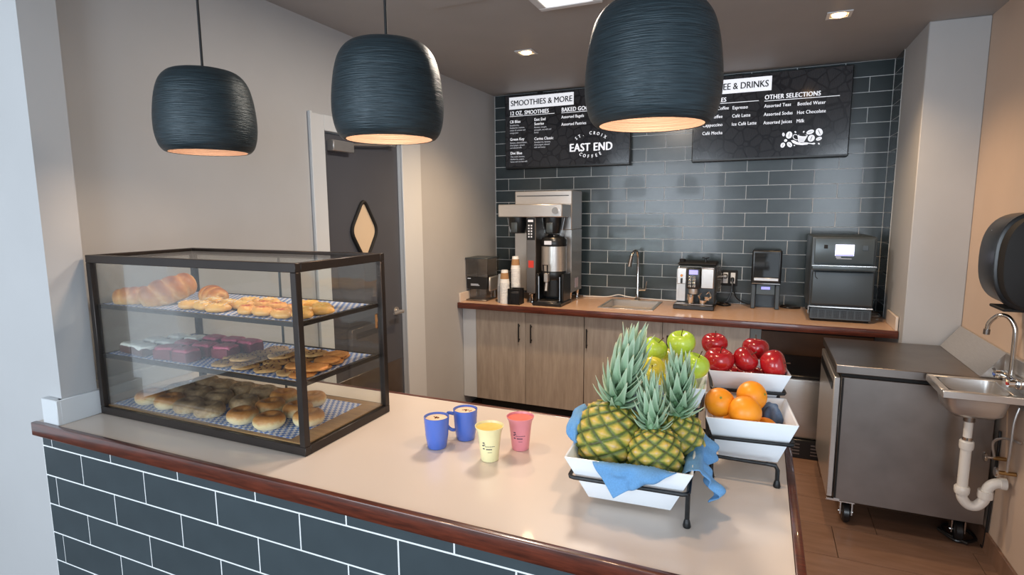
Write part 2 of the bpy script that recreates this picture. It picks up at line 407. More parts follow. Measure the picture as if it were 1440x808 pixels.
# running bond on the back wall: joints at x = 0 on even courses counted from z=1.627+5*.1048
PV, PU = .1048, .308
tile_wall(wb, (-1.362, .0, 0), (1, 0, 0), (0, 0, 1), 1.362+1.683, BT, ZC, PU, PV, 1.362+.154, M['tile'], 'b', vstart=1.627-15*PV, t=.004)
wl = MB()
wl.box(-1.48, -1.365, -3.7, -2.25, 0, ZC); wl.box(-1.48, -1.365, -1.50, .0, 0, ZC); wl.box(-1.48, -1.365, -2.25, -1.50, 2.11, ZC)
struct(wl.put('wall_left', M['wall'], loc=(0, 0, 0)))
struct(B(-4.2, -1.19, -3.745, -3.635, 0, ZC).put('wall_front', M['wall'], loc=(0, 0, 0)))
struct(B(1.97, 2.08, -3.3, .0, 0, ZC).put('wall_right', M['wall_warm'], loc=(0, 0, 0)))
cb = MB().box(1.69, 1.97, -.85, -.0, 0, ZC, bev=.004)
wc = struct(cb.put('wall_column', M['wall'], loc=(0, 0, 0)))
rt = struct(B(1.6875, 1.69, -.2575, 0, BT, ZC).put('trim_1', M['grout'], loc=(0, 0, 0)))
tile_wall(rt, (1.6875, -.005, 0), (0, -1, 0), (0, 0, 1), .255, BT, ZC, PU, PV, 0, M['tile'], 'r', vstart=1.627-15*PV, t=.004, alt=0)
# skirting
struct(B(1.957, 1.97, -3.3, -.86, .0, .10, bev=.002).put('baseboard_right', M['floortile'], loc=(0, 0, 0)))
struct(MB().box(-1.20, -1.178, -3.757, -3.63, CT, CT+.085, bev=.002).box(-1.262, -1.1785, -3.768, -3.745, CT, CT+.085, bev=.002).put('trim_2', M['trimwhite'], loc=(0, 0, 0)))
struct(B(-1.365, -1.345, -3.62, -3.11, CT, CT+.07, bev=.002).put('trim_3', M['trimwhite'], loc=(0, 0, 0)))
struct(B(-1.365, -1.352, -3.06, -2.37, 0, .10).put('baseboard_left', M['trimwhite'], loc=(0, 0, 0)))
# door on the left wall
dr = B(-1.425, -1.385, -2.245, -1.515, .01, 2.10, bev=.002).put('door_1', M['door'], loc=(-1.40, -1.9, 0)); struct(dr)
B(-1.3852, -1.382, -2.22, -1.54, .02, .64, bev=.001).put('kick_plate', M['steel_dk'], dr)
fr = MB(); fr.box(-1.425, -1.355, -2.36, -2.245, 0, 2.19, bev=.003); fr.box(-1.425, -1.355, -1.515, -1.27, 0, 2.19, bev=.003); fr.box(-1.425, -1.355, -2.245, -1.515, 2.105, 2.19, bev=.003)
fr.box(-1.362, -1.345, -1.515, -1.487, 0, 2.11, bev=.002); fr.box(-1.362, -1.343, -2.365, -2.345, 0, 2.195, bev=.003)
fr.put('door_frame', M['trimwhite'], dr)
cl = MB().box(-1.386, -1.335, -2.20, -2.02, 2.00, 2.06, bev=.004).put('door_closer', M['steel'], dr)
MB().tube([(-1.345, -2.03, 2.05), (-1.345, -1.62, 2.085)], .007, 6).box(-1.355, -1.335, -1.64, -1.60, 2.075, 2.105).put('closer_arm', M['steel'], cl)
MB().tube([(-1.384, -1.59, .98), (-1.33, -1.59, .98), (-1.33, -1.69, .98)], .009, 8).lathe([(.028, 0), (.028, .006)], (-1.384, -1.59, .98), 20, 'x').put('door_handle', M['steel'], dr)
# diamond window in the door; warm light behind it painted as beige pane colour
def diamond(hw, hh, r, n=6):
    P = [(0, hh), (hw, 0), (0, -hh), (-hw, 0)]; out = []
    for i in range(4):
        p = Vector(P[i]); a = (Vector(P[i-1])-p).normalized(); b = (Vector(P[(i+1) % 4])-p).normalized()
        for j in range(n+1):
            t = j/n; out.append(tuple((p+a*r)*(1-t)**2+p*2*t*(1-t)+(p+b*r)*t*t))
    return out
MB().prism([(-1.905+a, 1.54+b) for a, b in diamond(.125, .19, .05)], -1.384, -1.379, 'yz').put('vision_pane', mat('beige_pane', '#d9c3a6', .25, coat=.5), dr)
MB().tube([(-1.376, -1.905+a, 1.54+b) for a, b in diamond(.132, .20, .055)], .011, 8, closed=True).put('vision_frame', M['matblack'], dr)

# ---------------------------------------------------------------- ceiling fittings
def downlight(x, y, label, watts):
    t = thing('recessed_downlight', label, 'ceiling light', (x, y, ZC), 'square recessed downlights')
    r = MB()
    for a, b, c, d in ((-.06, .06, -.06, -.042), (-.06, .06, .042, .06), (-.06, -.042, -.042, .042), (.042, .06, -.042, .042)): r.box(x+a, x+b, y+c, y+d, ZC-.006, ZC-.001, bev=.001)
    r.put('trim_ring', M['trimwhite'], t)
    MB().lathe([(0, 0), (.022, .002), (.034, .01), (.034, .014)], (x, y, ZC-.015), 20).put('lamp_lens', M['dl'], t)
    l = bpy.data.lights.new('downlight_lamp', 'SPOT'); l.energy = watts; l.color = (1, .66, .36); l.spot_size = R(125); l.spot_blend = .8; l.shadow_soft_size = .04
    o = bpy.data.objects.new('downlight_lamp', l); COL.objects.link(o); o.location = (x, y, ZC-.03)
downlight(-.559, -1.227, 'small square downlight glowing in the ceiling left of the big right-hand pendant', 95)
downlight(1.216, -1.198, 'small square downlight glowing in the ceiling near the right-hand column', 60)
cf = thing('cassette_light', 'white square ceiling fixture at the top edge between the pendants', 'ceiling light', (-.02, -2.2, ZC))
f = MB()
for a, b, c, d in ((-.16, .16, -.24, -.20), (-.16, .16, .20, .24), (-.16, -.12, -.2, .2), (.12, .16, -.2, .2)): f.box(-.02+a, -.02+b, -2.2+c, -2.2+d, ZC-.025, ZC-.001, bev=.004)
f.put('frame', M['white'], cf)
B(-.14, .10, -2.4, -2.0, ZC-.018, ZC-.012).put('diffuser', M['panel_lit'], cf)
_l = bpy.data.lights.new('cassette_lamp', 'AREA'); _l.shape = 'RECTANGLE'; _l.size = .24; _l.size_y = .4; _l.energy = 32; _l.color = (1, .86, .72)
_o = bpy.data.objects.new('cassette_lamp', _l); COL.objects.link(_o); _o.location = (-.02, -2.2, ZC-.03)
tag(B(-.70, -.38, -2.50, -2.18, ZC-.008, ZC-.001, bev=.003).put('ceiling_panel', M['ceiling'], loc=(-.54, -2.34, ZC)), 'flat grey access panel in the ceiling above the middle pendant', 'panel')

# ---------------------------------------------------------------- pendants
def pendant_master(name, label, x, y, top, bot, rad, watts):
    t = thing(name, label, 'pendant lamp', (x, y, top), 'barrel pendants over the service counter')
    h = top-bot
    out = [(0, top), (.03, top), (.45*rad, top-.004), (.68*rad, top-.05*h), (.84*rad, top-.15*h), (.93*rad, top-.30*h), (.98*rad, top-.48*h), (rad, top-.65*h), (.985*rad, top-.80*h), (.93*rad, top-.92*h), (.86*rad, bot+.02*h), (.80*rad, bot)]
    P = [Vector((a, b, 0)) for a, b in out]; P = catmull(P, 4)
    MB().lathe([(max(0, p.x), p.y) for p in P]+[(.77*rad, bot+.001)], (x, y, 0), 64, cap=False).put('lamp_shade', M['lamp'], t, ang=80)
    inn = [(.77*rad, bot+.001), (.84*rad, bot+.09*h), (.90*rad, bot+.22*h), (.93*rad, bot+.4*h), (.90*rad, top-.3*h), (.78*rad, top-.14*h), (.5*rad, top-.06*h), (0, top-.04*h)]
    MB().lathe(inn, (x, y, 0), 64, cap=False).put('shade_lining', M['lampin'], t, ang=80)
    MB().tube([(x, y, top), (x, y, ZC)], .004, 8).lathe([(.05, 0), (.055, .02)], (x, y, ZC-.021), 24).put('cord', M['matblack'], t)
    MB().lathe([(0, 0), (.014, 0), (.016, .05), (.016, .07), (0, .07)], (x, y, top-.5*h), 16).put('lamp_socket', M['matblack'], t)
    MB().lathe([(0, -.05), (.02, -.045), (.03, -.025), (.028, -.005), (.014, .02)], (x, y, top-.5*h), 20).put('bulb', M['bulb'], t, ang=80)
    l = bpy.data.lights.new('pendant_lamp_light', 'POINT'); l.energy = watts; l.color = (1, .70, .46); l.shadow_soft_size = .035
    o = bpy.data.objects.new('pendant_lamp_light', l); COL.objects.link(o); o.location = (x, y, top-.5*h-.09)
pendant_master('pendant_lamp', 'leftmost black ribbed barrel pendant above the pastry case', -.785, -3.45, 2.115, 1.852, .152, 5.5)
pendant_master('pendant_lamp', 'black ribbed barrel pendant hanging in front of the door, middle of three', -.07, -3.45, 2.118, 1.855, .152, 9)
pendant_master('pendant_lamp', 'largest-looking black ribbed barrel pendant overlapping both menu screens', .65, -3.45, 2.12, 1.848, .152, 9)

# ---------------------------------------------------------------- service counter
sc = thing('service_counter', 'long white service counter with mahogany edge and dark tiled front', 'counter', (0, -3.4, 0))
MB().box(-1.31, -1.186, -3.7545, -3.746, 0, .929).box(-1.186, .93, -3.7545, -3.16, 0, .929).put('body', M['grout'], sc)
tile_wall(sc, (-1.308, -3.7545, 0), (1, 0, 0), (0, 0, 1), 1.308+.932, 0.0, .938, PU, .1045, .206, M['ftile'], 'c', vstart=.8795-9*.1045, t=.0014, gap=.0048, jit=.0012)
MB().box(-1.30, -1.1865, -3.7675, -3.7462, .930, CT).box(-1.1865, .983, -3.7675, -3.065, .930, CT).box(-1.362, -1.1865, -3.634, -3.065, .930, CT).put('countertop', M['laminate'], sc)
def edge(name, a):
    return MB().box(*a, bev=.003, seg=2).put(name, M['mahogany'], sc)
edge('front_edging', (-1.30, 1.003, -3.787, -3.7685, .928, CT+.003))
edge('end_edging', (.984, 1.003, -3.768, -3.046, .928, CT+.003))
edge('rear_edging', (-1.362, .983, -3.064, -3.046, .928, CT+.001))
B(.933, .94, -3.745, -3.17, 0, .928).put('end_panel', M['oak'], sc)

# ---------------------------------------------------------------- back counter
bc = thing('back_counter', 'tan laminate back counter with mahogany edge along the tiled wall', 'counter', (0, -.4, BT))
ctp = MB()
for a in ((-1.362, -.222, -.745, -.002), (.172, 1.686, -.745, -.002), (-.222, .172, -.745, -.572), (-.222, .172, -.152, -.002)): ctp.box(*a, .874, BT)
ctp.put('countertop', M['laminate_tan'], bc)
B(-1.362, 1.686, -.765, -.746, .868, BT+.001, bev=.003, seg=2).put('front_edging', M['mahogany'], bc)
B(-1.362, -1.347, -.74, -.45, BT, BT+.075, bev=.002).put('side_splash', M['laminate'], bc)
B(1.671, 1.686, -.74, -.45, BT, BT+.085, bev=.002).put('side_splash', M['laminate'], bc)
def cabinet(label, x0, x1, doors, handles):
    t = thing('base_cabinet', label, 'cabinet', ((x0+x1)/2, -.4, 0), 'oak cabinets under the back counter')
    B(x0+.002, x1-.002, -.66, -.01, .10, .866).put('body', M['oak'], t)
    B(x0+.004, x1-.004, -.60, -.02, 0, .10).put('toe_kick', M['matblack'], t)
    for (a, b), hx in zip(doors, handles):
        d = B(a+.0015, b-.0015, -.682, -.662, .10, .864, bev=.0015).put('door', M['oak'], t)
        MB().box(hx-.005, hx+.005, -.708, -.699, .615, .765, bev=.002).box(hx-.004, hx+.004, -.70, -.682, .63, .64).box(hx-.004, hx+.004, -.70, -.682, .74, .75).put('handle', M['black'], d)
cabinet('grey oak two-door cabinet under the coffee brewer', -1.238, -.312, [(-1.238, -.796), (-.796, -.312)], [-.846, -.742])
cabinet('grey oak two-door cabinet under the sink and espresso machine', -.310, .856, [(-.310, .273), (.273, .856)], [-.287, .312])
tag(B(-1.362, -1.24, -.675, -.655, .10, .866).put('filler_panel', M['trimwhite'], loc=(-1.3, -.66, 0)), 'pale filler panel between left wall and first oak cabinet', 'panel')
tag(B(.858, .925, -.675, -.02, .0, .866).put('end_panel', mat('grey_panel', '#6d7270', .5), loc=(.89, -.4, 0)), 'narrow grey end panel right of the oak cabinets', 'panel')
bs = thing('wall_shelf', 'dark recess back board with brown wood panel beneath the oven counter', 'panel', (1.3, -.03, .6))
B(.93, 1.685, -.03, -.003, .3, .72, bev=.003).put('brown_panel', mat('brown_hpl', '#86593c', .35, var=.2, scale=5), bs)
B(.93, 1.685, -.05, -.003, .72, .866, bev=.003).put('dark_rail', M['matblack'], bs)

# appliance under the counter
ap = thing('undercounter_appliance', 'stainless appliance with black vented base under the back counter', 'appliance', (1.17, -.5, 0))
MB().box(1.00, 1.335, -.70, -.12, .13, .545, bev=.018, seg=3).put('body', M['steel'], ap)
B(.995, 1.34, -.71, -.12, .546, .565, bev=.006).put('lid', M['black'], ap)
ab = B(.995, 1.375, -.72, -.12, .0, .13, bev=.006).put('base', M['black'], ap)
for i in range(4):
    for xa in (1.14, 1.26): B(xa, xa+.055, -.724, -.7202, .03+i*.022, .038+i*.022).put('vent_slot', M['steel_dk'], ab)

# ================================================================ MENU SCREENS
def beanmat(name):
    m, t, b = _nt(name)
    tc = t.nodes.new('ShaderNodeTexCoord'); mp = t.nodes.new('ShaderNodeMapping'); mp.inputs['Scale'].default_value = (13, 1, 13)
    v = t.nodes.new('ShaderNodeTexVoronoi'); v.feature = 'DISTANCE_TO_EDGE'; v.inputs['Scale'].default_value = 1.
    v2 = t.nodes.new('ShaderNodeTexVoronoi'); v2.inputs['Scale'].default_value = 1.
    r = t.nodes.new('ShaderNodeValToRGB'); e = r.color_ramp.elements
    e[0].position = .03; e[0].color = srgb('#18181c'); e[1].position = .09; e[1].color = srgb('#262629')
    w = t.nodes.new('ShaderNodeTexWave'); w.inputs['Scale'].default_value = 2.2; w.inputs['Distortion'].default_value = 7; w.inputs['Detail'].default_value = 1
    rr = t.nodes.new('ShaderNodeValToRGB'); rr.color_ramp.elements[0].position = .0; rr.color_ramp.elements[0].color = (.45, .45, .45, 1); rr.color_ramp.elements[1].position = .12; rr.color_ramp.elements[1].color = (1, 1, 1, 1)
    mx = t.nodes.new('ShaderNodeMix'); mx.data_type = 'RGBA'; mx.blend_type = 'MULTIPLY'; mx.inputs[0].default_value = 1
    t.links.new(tc.outputs['Object'], mp.inputs[0]); t.links.new(mp.outputs[0], v.inputs['Vector']); t.links.new(mp.outputs[0], w.inputs['Vector'])
    t.links.new(v.outputs['Distance'], r.inputs[0]); t.links.new(w.outputs['Fac'], rr.inputs[0])
    t.links.new(r.outputs[0], mx.inputs[6]); t.links.new(rr.outputs[0], mx.inputs[7])
    t.links.new(mx.outputs[2], b.inputs['Base Color']); t.links.new(mx.outputs[2], b.inputs['Emission Color']); b.inputs['Emission Strength'].default_value = .5
    b.inputs['Roughness'].default_value = .12; t.nodes.remove(v2)
    return m
M['screen'] = beanmat('bean_pattern_screen')
SY = -.075
def screen(label, x0, x1, z0, z1):
    t = thing('menu_screen', label, 'menu screen', ((x0+x1)/2, SY+.03, (z0+z1)/2), 'wall-mounted menu screens')
    B(x0, x1, SY+.006, -.012, z0, z1, bev=.005).put('housing', M['black'], t)
    B(x0+.008, x1-.008, SY+.003, SY+.0058, z0+.018, z1-.008).put('screen', M['screen'], t)
    MB().box(x0+.3, x0+.34, SY+.02, -.01, z1, z1+.012).box(x1-.34, x1-.3, SY+.02, -.01, z1, z1+.012).put('mount', M['matblack'], t)
    return t
TY = SY+.0022
s1 = screen('black menu screen headed smoothies and more, nearest the left wall', -1.232, -.118, 2.022, 2.657)
def T(s, size, x, z, p, m='txt', bold=.0, align='LEFT', y=TY): return text(s, size*.95, (x, y, z), M[m], p, align=align, bold=bold, space=1.06, xs=.84)
def title(p, s, x0, x1, z0, z1):
    q = B(x0, x1, TY-.0005, TY+.0007, z0, z1).put('title_panel', M['txt'], p)
    text(s, (z1-z0)*.66, ((x0+x1)/2, TY-.0008, z0+(z1-z0)*.27), M['ink'], q, align='CENTER', bold=.0018, xs=.90 if len(s) > 15 else .83)
title(s1, 'SMOOTHIES & MORE', -1.19, -.60, 2.535, 2.637)
def fit(lines, p, m='txt'): return join_text([T(s, sz, x, z, p, m, bd, al) for s, sz, x, z, bd, al in lines])
L1 = [('12 OZ. SMOOTHIES', .050, -1.186, 2.485, .0016, 'LEFT'), ('BAKED GOODS', .050, -.708, 2.483, .0016, 'LEFT'),
      ('CB Bliss', .036, -1.186, 2.418, .0008, 'LEFT'), ('East End', .036, -.955, 2.424, .0008, 'LEFT'), ('Sunrise', .036, -.955, 2.388, .0008, 'LEFT'),
      ('Green Key', .036, -1.184, 2.268, .0008, 'LEFT'), ('Carina Classic', .036, -.955, 2.262, .0008, 'LEFT'), ('Divi Blue', .036, -1.182, 2.148, .0008, 'LEFT'),
      ('Assorted Bagels', .036, -.708, 2.428, .0006, 'LEFT'), ('Assorted Pastries', .036, -.708, 2.368, .0006, 'LEFT'),
      ('EAST END', .098, -.452, 2.148, .0036, 'CENTER')]
fit(L1, s1)
MB().box(-1.186, -.77, TY, TY+.001, 2.474, 2.478).box(-.708, -.35, TY, TY+.001, 2.472, 2.476).put('underline', M['txt'], s1)
S1 = []
for x, z, ls in ((-1.186, 2.393, ['Strawberries,', 'blueberries, bananas,', 'cream of coconut and', 'orange juice']), (-1.184, 2.243, ['Bananas, almond butter,', 'dried ginger, spinach', 'and almond milk']),
                 (-1.182, 2.123, ['Chia seeds, bananas,', 'blueberries, yogurt,', 'honey and coconut milk']), (-.955, 2.364, ['Bananas, mangos,', 'pineapple, soy milk and', 'honey']), (-.955, 2.238, ['Strawberries, bananas,', 'dried yogurt, almond', 'milk and honey'])):
    for i, s in enumerate(ls): S1.append((s, .0195, x, z-i*.0215, .0004, 'LEFT'))
fit(S1, s1, 'txtdim')
def arc_text(s, size, cx, cz, rad, a0, a1, p, bold, inv=1):
    out = []
    for i, ch in enumerate(s):
        if ch == ' ': continue
        a = R(a0+(a1-a0)*i/(len(s)-1))
        x = cx+rad*math.sin(a); z = cz+inv*rad*math.cos(a)
        out.append(text(ch, size, (x, TY, z), M['txt'], p, align='CENTER', bold=bold, rot=(PI/2, inv*a, 0)))
    return join_text(out)
arc_text('ST. CROIX', .036, -.452, 2.072, .210, -34, 34, s1, .0012)
arc_text('COFFEE', .038, -.452, 2.275, .185, -29, 29, s1, .0012, inv=-1)
s2 = screen('black menu screen headed coffee and drinks, nearest the column', .365, 1.432, 2.022, 2.650)
title(s2, 'COFFEE & DRINKS', .415, .912, 2.520, 2.622)
L2 = [('COFFEES', .048, .445, 2.462, .0016, 'LEFT'), ('OTHER SELECTIONS', .048, .868, 2.456, .0016, 'LEFT')]
for i, s in enumerate(['Regular Coffee', 'Iced Coffee', 'Cappuccino', 'Café Mocha']): L2.append((s, .036, .438, 2.405-i*.060, .0006, 'LEFT'))
for i, s in enumerate(['Espresso', 'Café Latte', 'Ice Café Latte']): L2.append((s, .036, .648, 2.402-i*.060, .0006, 'LEFT'))
for i, s in enumerate(['Assorted Teas', 'Assorted Sodas', 'Assorted Juices']): L2.append((s, .036, .868, 2.398-i*.060, .0006, 'LEFT'))
for i, s in enumerate(['Bottled Water', 'Hot Chocolate', 'Milk']): L2.append((s, .036, 1.088, 2.396-i*.060, .0006, 'LEFT'))
fit(L2, s2)
MB().box(.42, .83, TY, TY+.001, 2.450, 2.454).box(.868, 1.355, TY, TY+.001, 2.443, 2.447).put('underline', M['txt'], s2)
# cup and coffee beans emblem
EX, EZ, ES = 1.13, 2.165, .00035      # origin of the drawing at (240, 250) of an enlarged crop; ES metres per crop pixel
def ell(cx, cy, a, b_, ang, n=20):
    ca, sa = math.cos(R(ang)), math.sin(R(ang)); return [(EX+(cx-610+a*math.cos(2*PI*i/n)*ca-b_*math.sin(2*PI*i/n)*sa)*ES, EZ-(cy-340+a*math.cos(2*PI*i/n)*sa+b_*math.sin(2*PI*i/n)*ca)*ES) for i in range(n)]
em = MB(); ik = MB()
for cx, cy, a, b_, g in ((370, 265, 72, 58, -80), (262, 248, 38, 24, 80), (310, 373, 30, 28, 0), (260, 465, 52, 42, -70), (388, 460, 60, 42, 50), (760, 226, 72, 42, -18), (925, 237, 78, 62, 65), (787, 352, 70, 62, -70), (928, 370, 56, 34, -18), (485, 210, 20, 14, 40), (640, 215, 18, 14, -50), (480, 482, 14, 12, 0), (932, 470, 20, 14, 45)):
    em.prism(ell(cx, cy, a, b_, g), TY, TY+.001)
    if a > 30: ik.prism(ell(cx, cy, a*.8, b_*.12, g, 10), TY-.0004, TY+.0002)
def P2(l): return [(EX+(x-610)*ES, EZ-(y-340)*ES) for x, y in l]
em.prism(P2([(525, 285), (540, 330), (545, 400), (575, 430), (650, 425), (690, 350), (720, 295), (700, 275), (560, 262)]), TY, TY+.001)
em.prism(P2([(410, 378), (460, 372), (520, 410), (600, 440), (700, 430), (735, 440), (725, 475), (620, 482), (520, 465), (450, 430)]), TY+.0001, TY+.0011)
em.prism(P2([(720, 440), (800, 452), (850, 446), (868, 462), (845, 482), (780, 466), (720, 456)]), TY+.0002, TY+.0012)
em.tube([(EX+(x-610)*ES, TY+.0005, EZ-(y-340)*ES) for x, y in ((520, 275), (480, 258), (448, 285), (455, 330), (500, 365), (535, 370))], .0026, 6, smooth_pts=3)
em.put('emblem', M['txt'], s2, flat=True)
ik.prism(ell(625, 285, 78, 20, 8), TY-.0004, TY+.0002)
for i in range(7): ik.prism(P2([(548+i*17, 325), (551+i*17, 325), (570+i*12, 420), (567+i*12, 420)]), TY-.0004, TY+.0002)
ik.put('emblem_detail', M['ink'], s2, flat=True)

# ================================================================ BACK COUNTER APPLIANCES
br = thing('coffee_brewer', 'tall twin stainless coffee brewer with a control column on back counter', 'coffee maker', (-.75, -.35, BT))
body = MB(); body.box(-1.0, -.505, -.40, -.12, 1.50, 1.815, bev=.006); body.box(-1.0, -.84, -.40, -.12, .99, 1.50); body.box(-.56, -.505, -.40, -.12, .99, 1.50); body.box(-.84, -.56, -.22, -.12, .99, 1.50)
body.put('body', M['steel'], br)
B(-.98, -.53, -.404, -.400, 1.772, 1.778).put('lid_seam', M['black'], br)
B(-1.052, -.512, -.625, -.401, 1.605, 1.706, bev=.006).put('brew_head', M['steel'], br)
B(-.818, -.738, -.60, -.40, .998, 1.604, bev=.004).put('control_column', M['steel_dk'], br)
cp = B(-.812, -.744, -.606, -.6, 1.425, 1.598, bev=.002).put('control_panel', M['black'], br)
k = MB()
for i in range(5):
    for x in (-.795, -.773): k.box(x-.004, x+.008, -.609, -.606, 1.445+i*.022, 1.457+i*.022, bev=.001)
k.box(-.80, -.757, -.609, -.606, 1.567, 1.585); k.put('button', M['txtdim'], cp)
MB().lathe([(.026, 0), (.026, .01), (.02, .014)], (-.565, -.639, 1.655), 24, 'y').put('round_badge', M['chrome'], br)
B(-.80, -.755, -.6025, -.6, 1.205, 1.262).put('red_label', M['red'], br)
B(-.504, -.502, -.30, -.22, 1.02, 1.10).put('rating_label', M['yellow_pad'], br)
for fx, fy in ((-.778, -.57), (-.53, -.16), (-.96, -.16), (-.53, -.36)):
    MB().lathe([(.016, BT+.001), (.012, BT+.012), (.016, .975), (.02, .99)], (fx, fy, 0), 14).put('foot', M['chrome'], br)
for i, x in enumerate((-.925, -.625)):
    fb = MB().lathe([(.055, 1.475), (.062, 1.50), (.075, 1.545), (.078, 1.604)], (x, -.51, 0), 28).put('brew_funnel', M['black'], br)
    MB().box(x-.028, x+.028, -.60, -.57, 1.48, 1.565, bev=.01, seg=2).put('funnel_handle', M['oven'], fb)
    MB().tube([(x+.095, -.51, 1.6), (x+.07, -.51, 1.48)], .003, 6).tube([(x-.095, -.51, 1.6), (x-.07, -.51, 1.48)], .003, 6).put('funnel_rail', M['chrome'], fb)
# server
sv = thing('coffee_server', 'insulated coffee dispenser with copper-lit steel band standing under the brewer', 'coffee urn', (-.62, -.52, BT))
MB().lathe([(.095, 1.11), (.102, 1.12), (.102, 1.17), (.098, 1.18)], (-.62, -.50, 0), 40).lathe([(.09, .98), (.092, 1.11)], (-.62, -.50, 0), 40).put('lower_body', M['black'], sv)
MB().lathe([(.101, 1.18), (.101, 1.375)], (-.62, -.50, 0), 48).put('steel_band', M['steel'], sv)
MB().lathe([(.101, 1.376), (.103, 1.385), (.103, 1.425), (.09, 1.445), (.05, 1.455), (.045, 1.468)], (-.62, -.50, 0), 40).put('lid', M['black'], sv)
MB().box(-.665, -.605, -.606, -.600, 1.39, 1.42, bev=.002).put('lid_badge', M['txtdim'], sv)
sb = MB(); sb.box(-.74, -.50, -.68, -.41, BT+.001, BT+.03, bev=.006); sb.box(-.735, -.715, -.60, -.42, BT+.03, 1.16, bev=.004); sb.box(-.525, -.505, -.60, -.42, BT+.03, 1.16, bev=.004); sb.box(-.72, -.52, -.45, -.42, BT+.03, 1.0)
sb.put('stand', M['black'], sv)
B(-.70, -.54, -.665, -.56, BT+.031, BT+.038, bev=.001).put('drip_tray', M['steel_dk'], sv)
fa = MB().box(-.652, -.618, -.65, -.60, 1.10, 1.17, bev=.004).tube([(-.635, -.625, 1.10), (-.635, -.645, 1.03)], .012, 10).put('faucet', M['steel'], sv)
MB().tube([(-.650, -.655, 1.17), (-.652, -.66, 1.235), (-.618, -.66, 1.235), (-.620, -.655, 1.17)], .005, 8).put('faucet_handle', M['black'], fa)
MB().tube([(-.71, -.607, .95), (-.71, -.607, 1.14)], .004, 6).tube([(-.535, -.607, .95), (-.535, -.607, 1.14)], .004, 6).put('chrome_strip', M['chrome'], sv)

# bean dispenser at the left wall
bd = thing('ingredient_dispenser', 'smoky plastic dispenser with black control band against the left wall', 'dispenser', (-1.24, -.50, BT))
def hollow(x0, x1, y0, y1, z0, z1, t=.003):
    m = MB(); m.box(x0, x0+t, y0, y1, z0, z1); m.box(x1-t, x1, y0, y1, z0, z1); m.box(x0+t, x1-t, y0, y0+t, z0, z1); m.box(x0+t, x1-t, y1-t, y1, z0, z1); return m
hollow(-1.355, -1.155, -.62, -.40, 1.115, 1.262).box(-1.256, -1.253, -.61, -.41, 1.115, 1.26).put('hopper', M['smoke'], bd)
B(-1.36, -1.15, -.625, -.395, 1.263, 1.272, bev=.002).put('lid', M['oven'], bd)
B(-1.354, -1.162, -.612, -.42, 1.01, 1.114, bev=.004).put('body', M['black'], bd)
B(-1.161, -1.140, -.60, -.43, .995, 1.113, bev=.008).put('side_cover', M['steel'], bd)
MB().box(-1.315, -1.235, -.6135, -.612, 1.040, 1.044).box(-1.315, -1.245, -.6135, -.612, 1.050, 1.054).box(-1.345, -1.315, -.6135, -.612, 1.095, 1.101).put('label_print', M['txtdim'], bd)
hollow(-1.33, -1.18, -.60, -.44, .93, 1.009).put('catch_bin', M['smoke'], bd)
MB().box(-1.35, -1.16, -.64, -.42, BT+.001, .926, bev=.003).box(-1.17, -1.16, -.46, -.42, .926, 1.01).box(-1.34, -1.33, -.46, -.42, .926, 1.01).put('base', M['steel_dk'], bd)

# stacked paper cups, upside down
def cup_mesh(rb, rt, h):
    m = MB(); m.lathe([(rt, 0), (rt+.0015, .001), (rt+.0015, .006), (rt-.0005, .007), (rb, h), (rb-.002, h)], (0, 0, 0), 24, cap=False); m.lathe([(rb-.002, h-.004), (0, h-.004)], n=24, cap=False); return m
cupm = cup_mesh(.026, .038, .105).mesh('paper_cup', [M['paper']])
slm = MB().lathe([(.0349, .034), (.0295, .083)], (0, 0, 0), 24, cap=False).mesh('sleeve', [M['kraft']])
smk = cup_mesh(.028, .037, .10).mesh('paper_cup', [mat('cloudy_plastic', '#a3abb3', .4)])
def stack(cx, cy, n, step, where, grp, me, sleeve=True, kindlabel='white paper cup'):
    z = BT+.001
    for i in range(n):
        pos = 'lowest in' if i == 0 else 'topmost of' if i == n-1 else None
        o = bpy.data.objects.new('paper_cup', me); COL.objects.link(o); o.location = (cx+rnd.uniform(-.0008, .0008), cy, z+i*step)
        if i == n-1: lab = '%s with brown sleeve, topmost of %s' % (kindlabel, where) if sleeve else '%s, topmost of %s' % (kindlabel, where)
        elif i == 0: lab = '%s at the bottom of %s' % (kindlabel, where)
        else: lab = '%s, %s from the bottom of %s' % (kindlabel, ORD[i], where)
        tag(o, lab, 'cup', grp)
        if i == n-1 and sleeve:
            s_ = bpy.data.objects.new('cup_sleeve', slm); COL.objects.link(s_); s_.parent = o
stack(-.985, -.655, 15, .0118, 'the shorter front cup stack', 'cups in the shorter front stack', cupm)
stack(-.925, -.57, 21, .0135, 'the taller cup stack behind', 'cups in the taller stack', cupm)
stack(-1.035, -.60, 12, .0118, 'the cloudy cup stack at the left', 'cups in the cloudy stack', smk, False, 'cloudy plastic cup')
mh = thing('lid_holder', 'small black open holder with grey cup lids beside the paper cups', 'holder', (-.885, -.655, BT))
m = MB(); x0, x1, y0, y1 = -.935, -.84, -.70, -.61
for x in (x0, x1):
    for y in (y0, y1): m.box(x-.003, x+.003, y-.003, y+.003, BT+.001, 1.035)
m.box(x0, x1, y0, y1, BT+.001, BT+.008); m.put('frame', M['wire'], mh)
hollow(x0+.002, x1-.002, y0+.002, y1-.002, BT+.01, 1.032, .0015).put('mesh_side', glassmat('black_mesh', (.35, .35, .37), .03, .5), mh)
MB().tube([(x0, y0, 1.037), (x1, y0, 1.037), (x1, y1, 1.037), (x0, y1, 1.037)], .004, 6, closed=True).put('rim', M['wire'], mh)
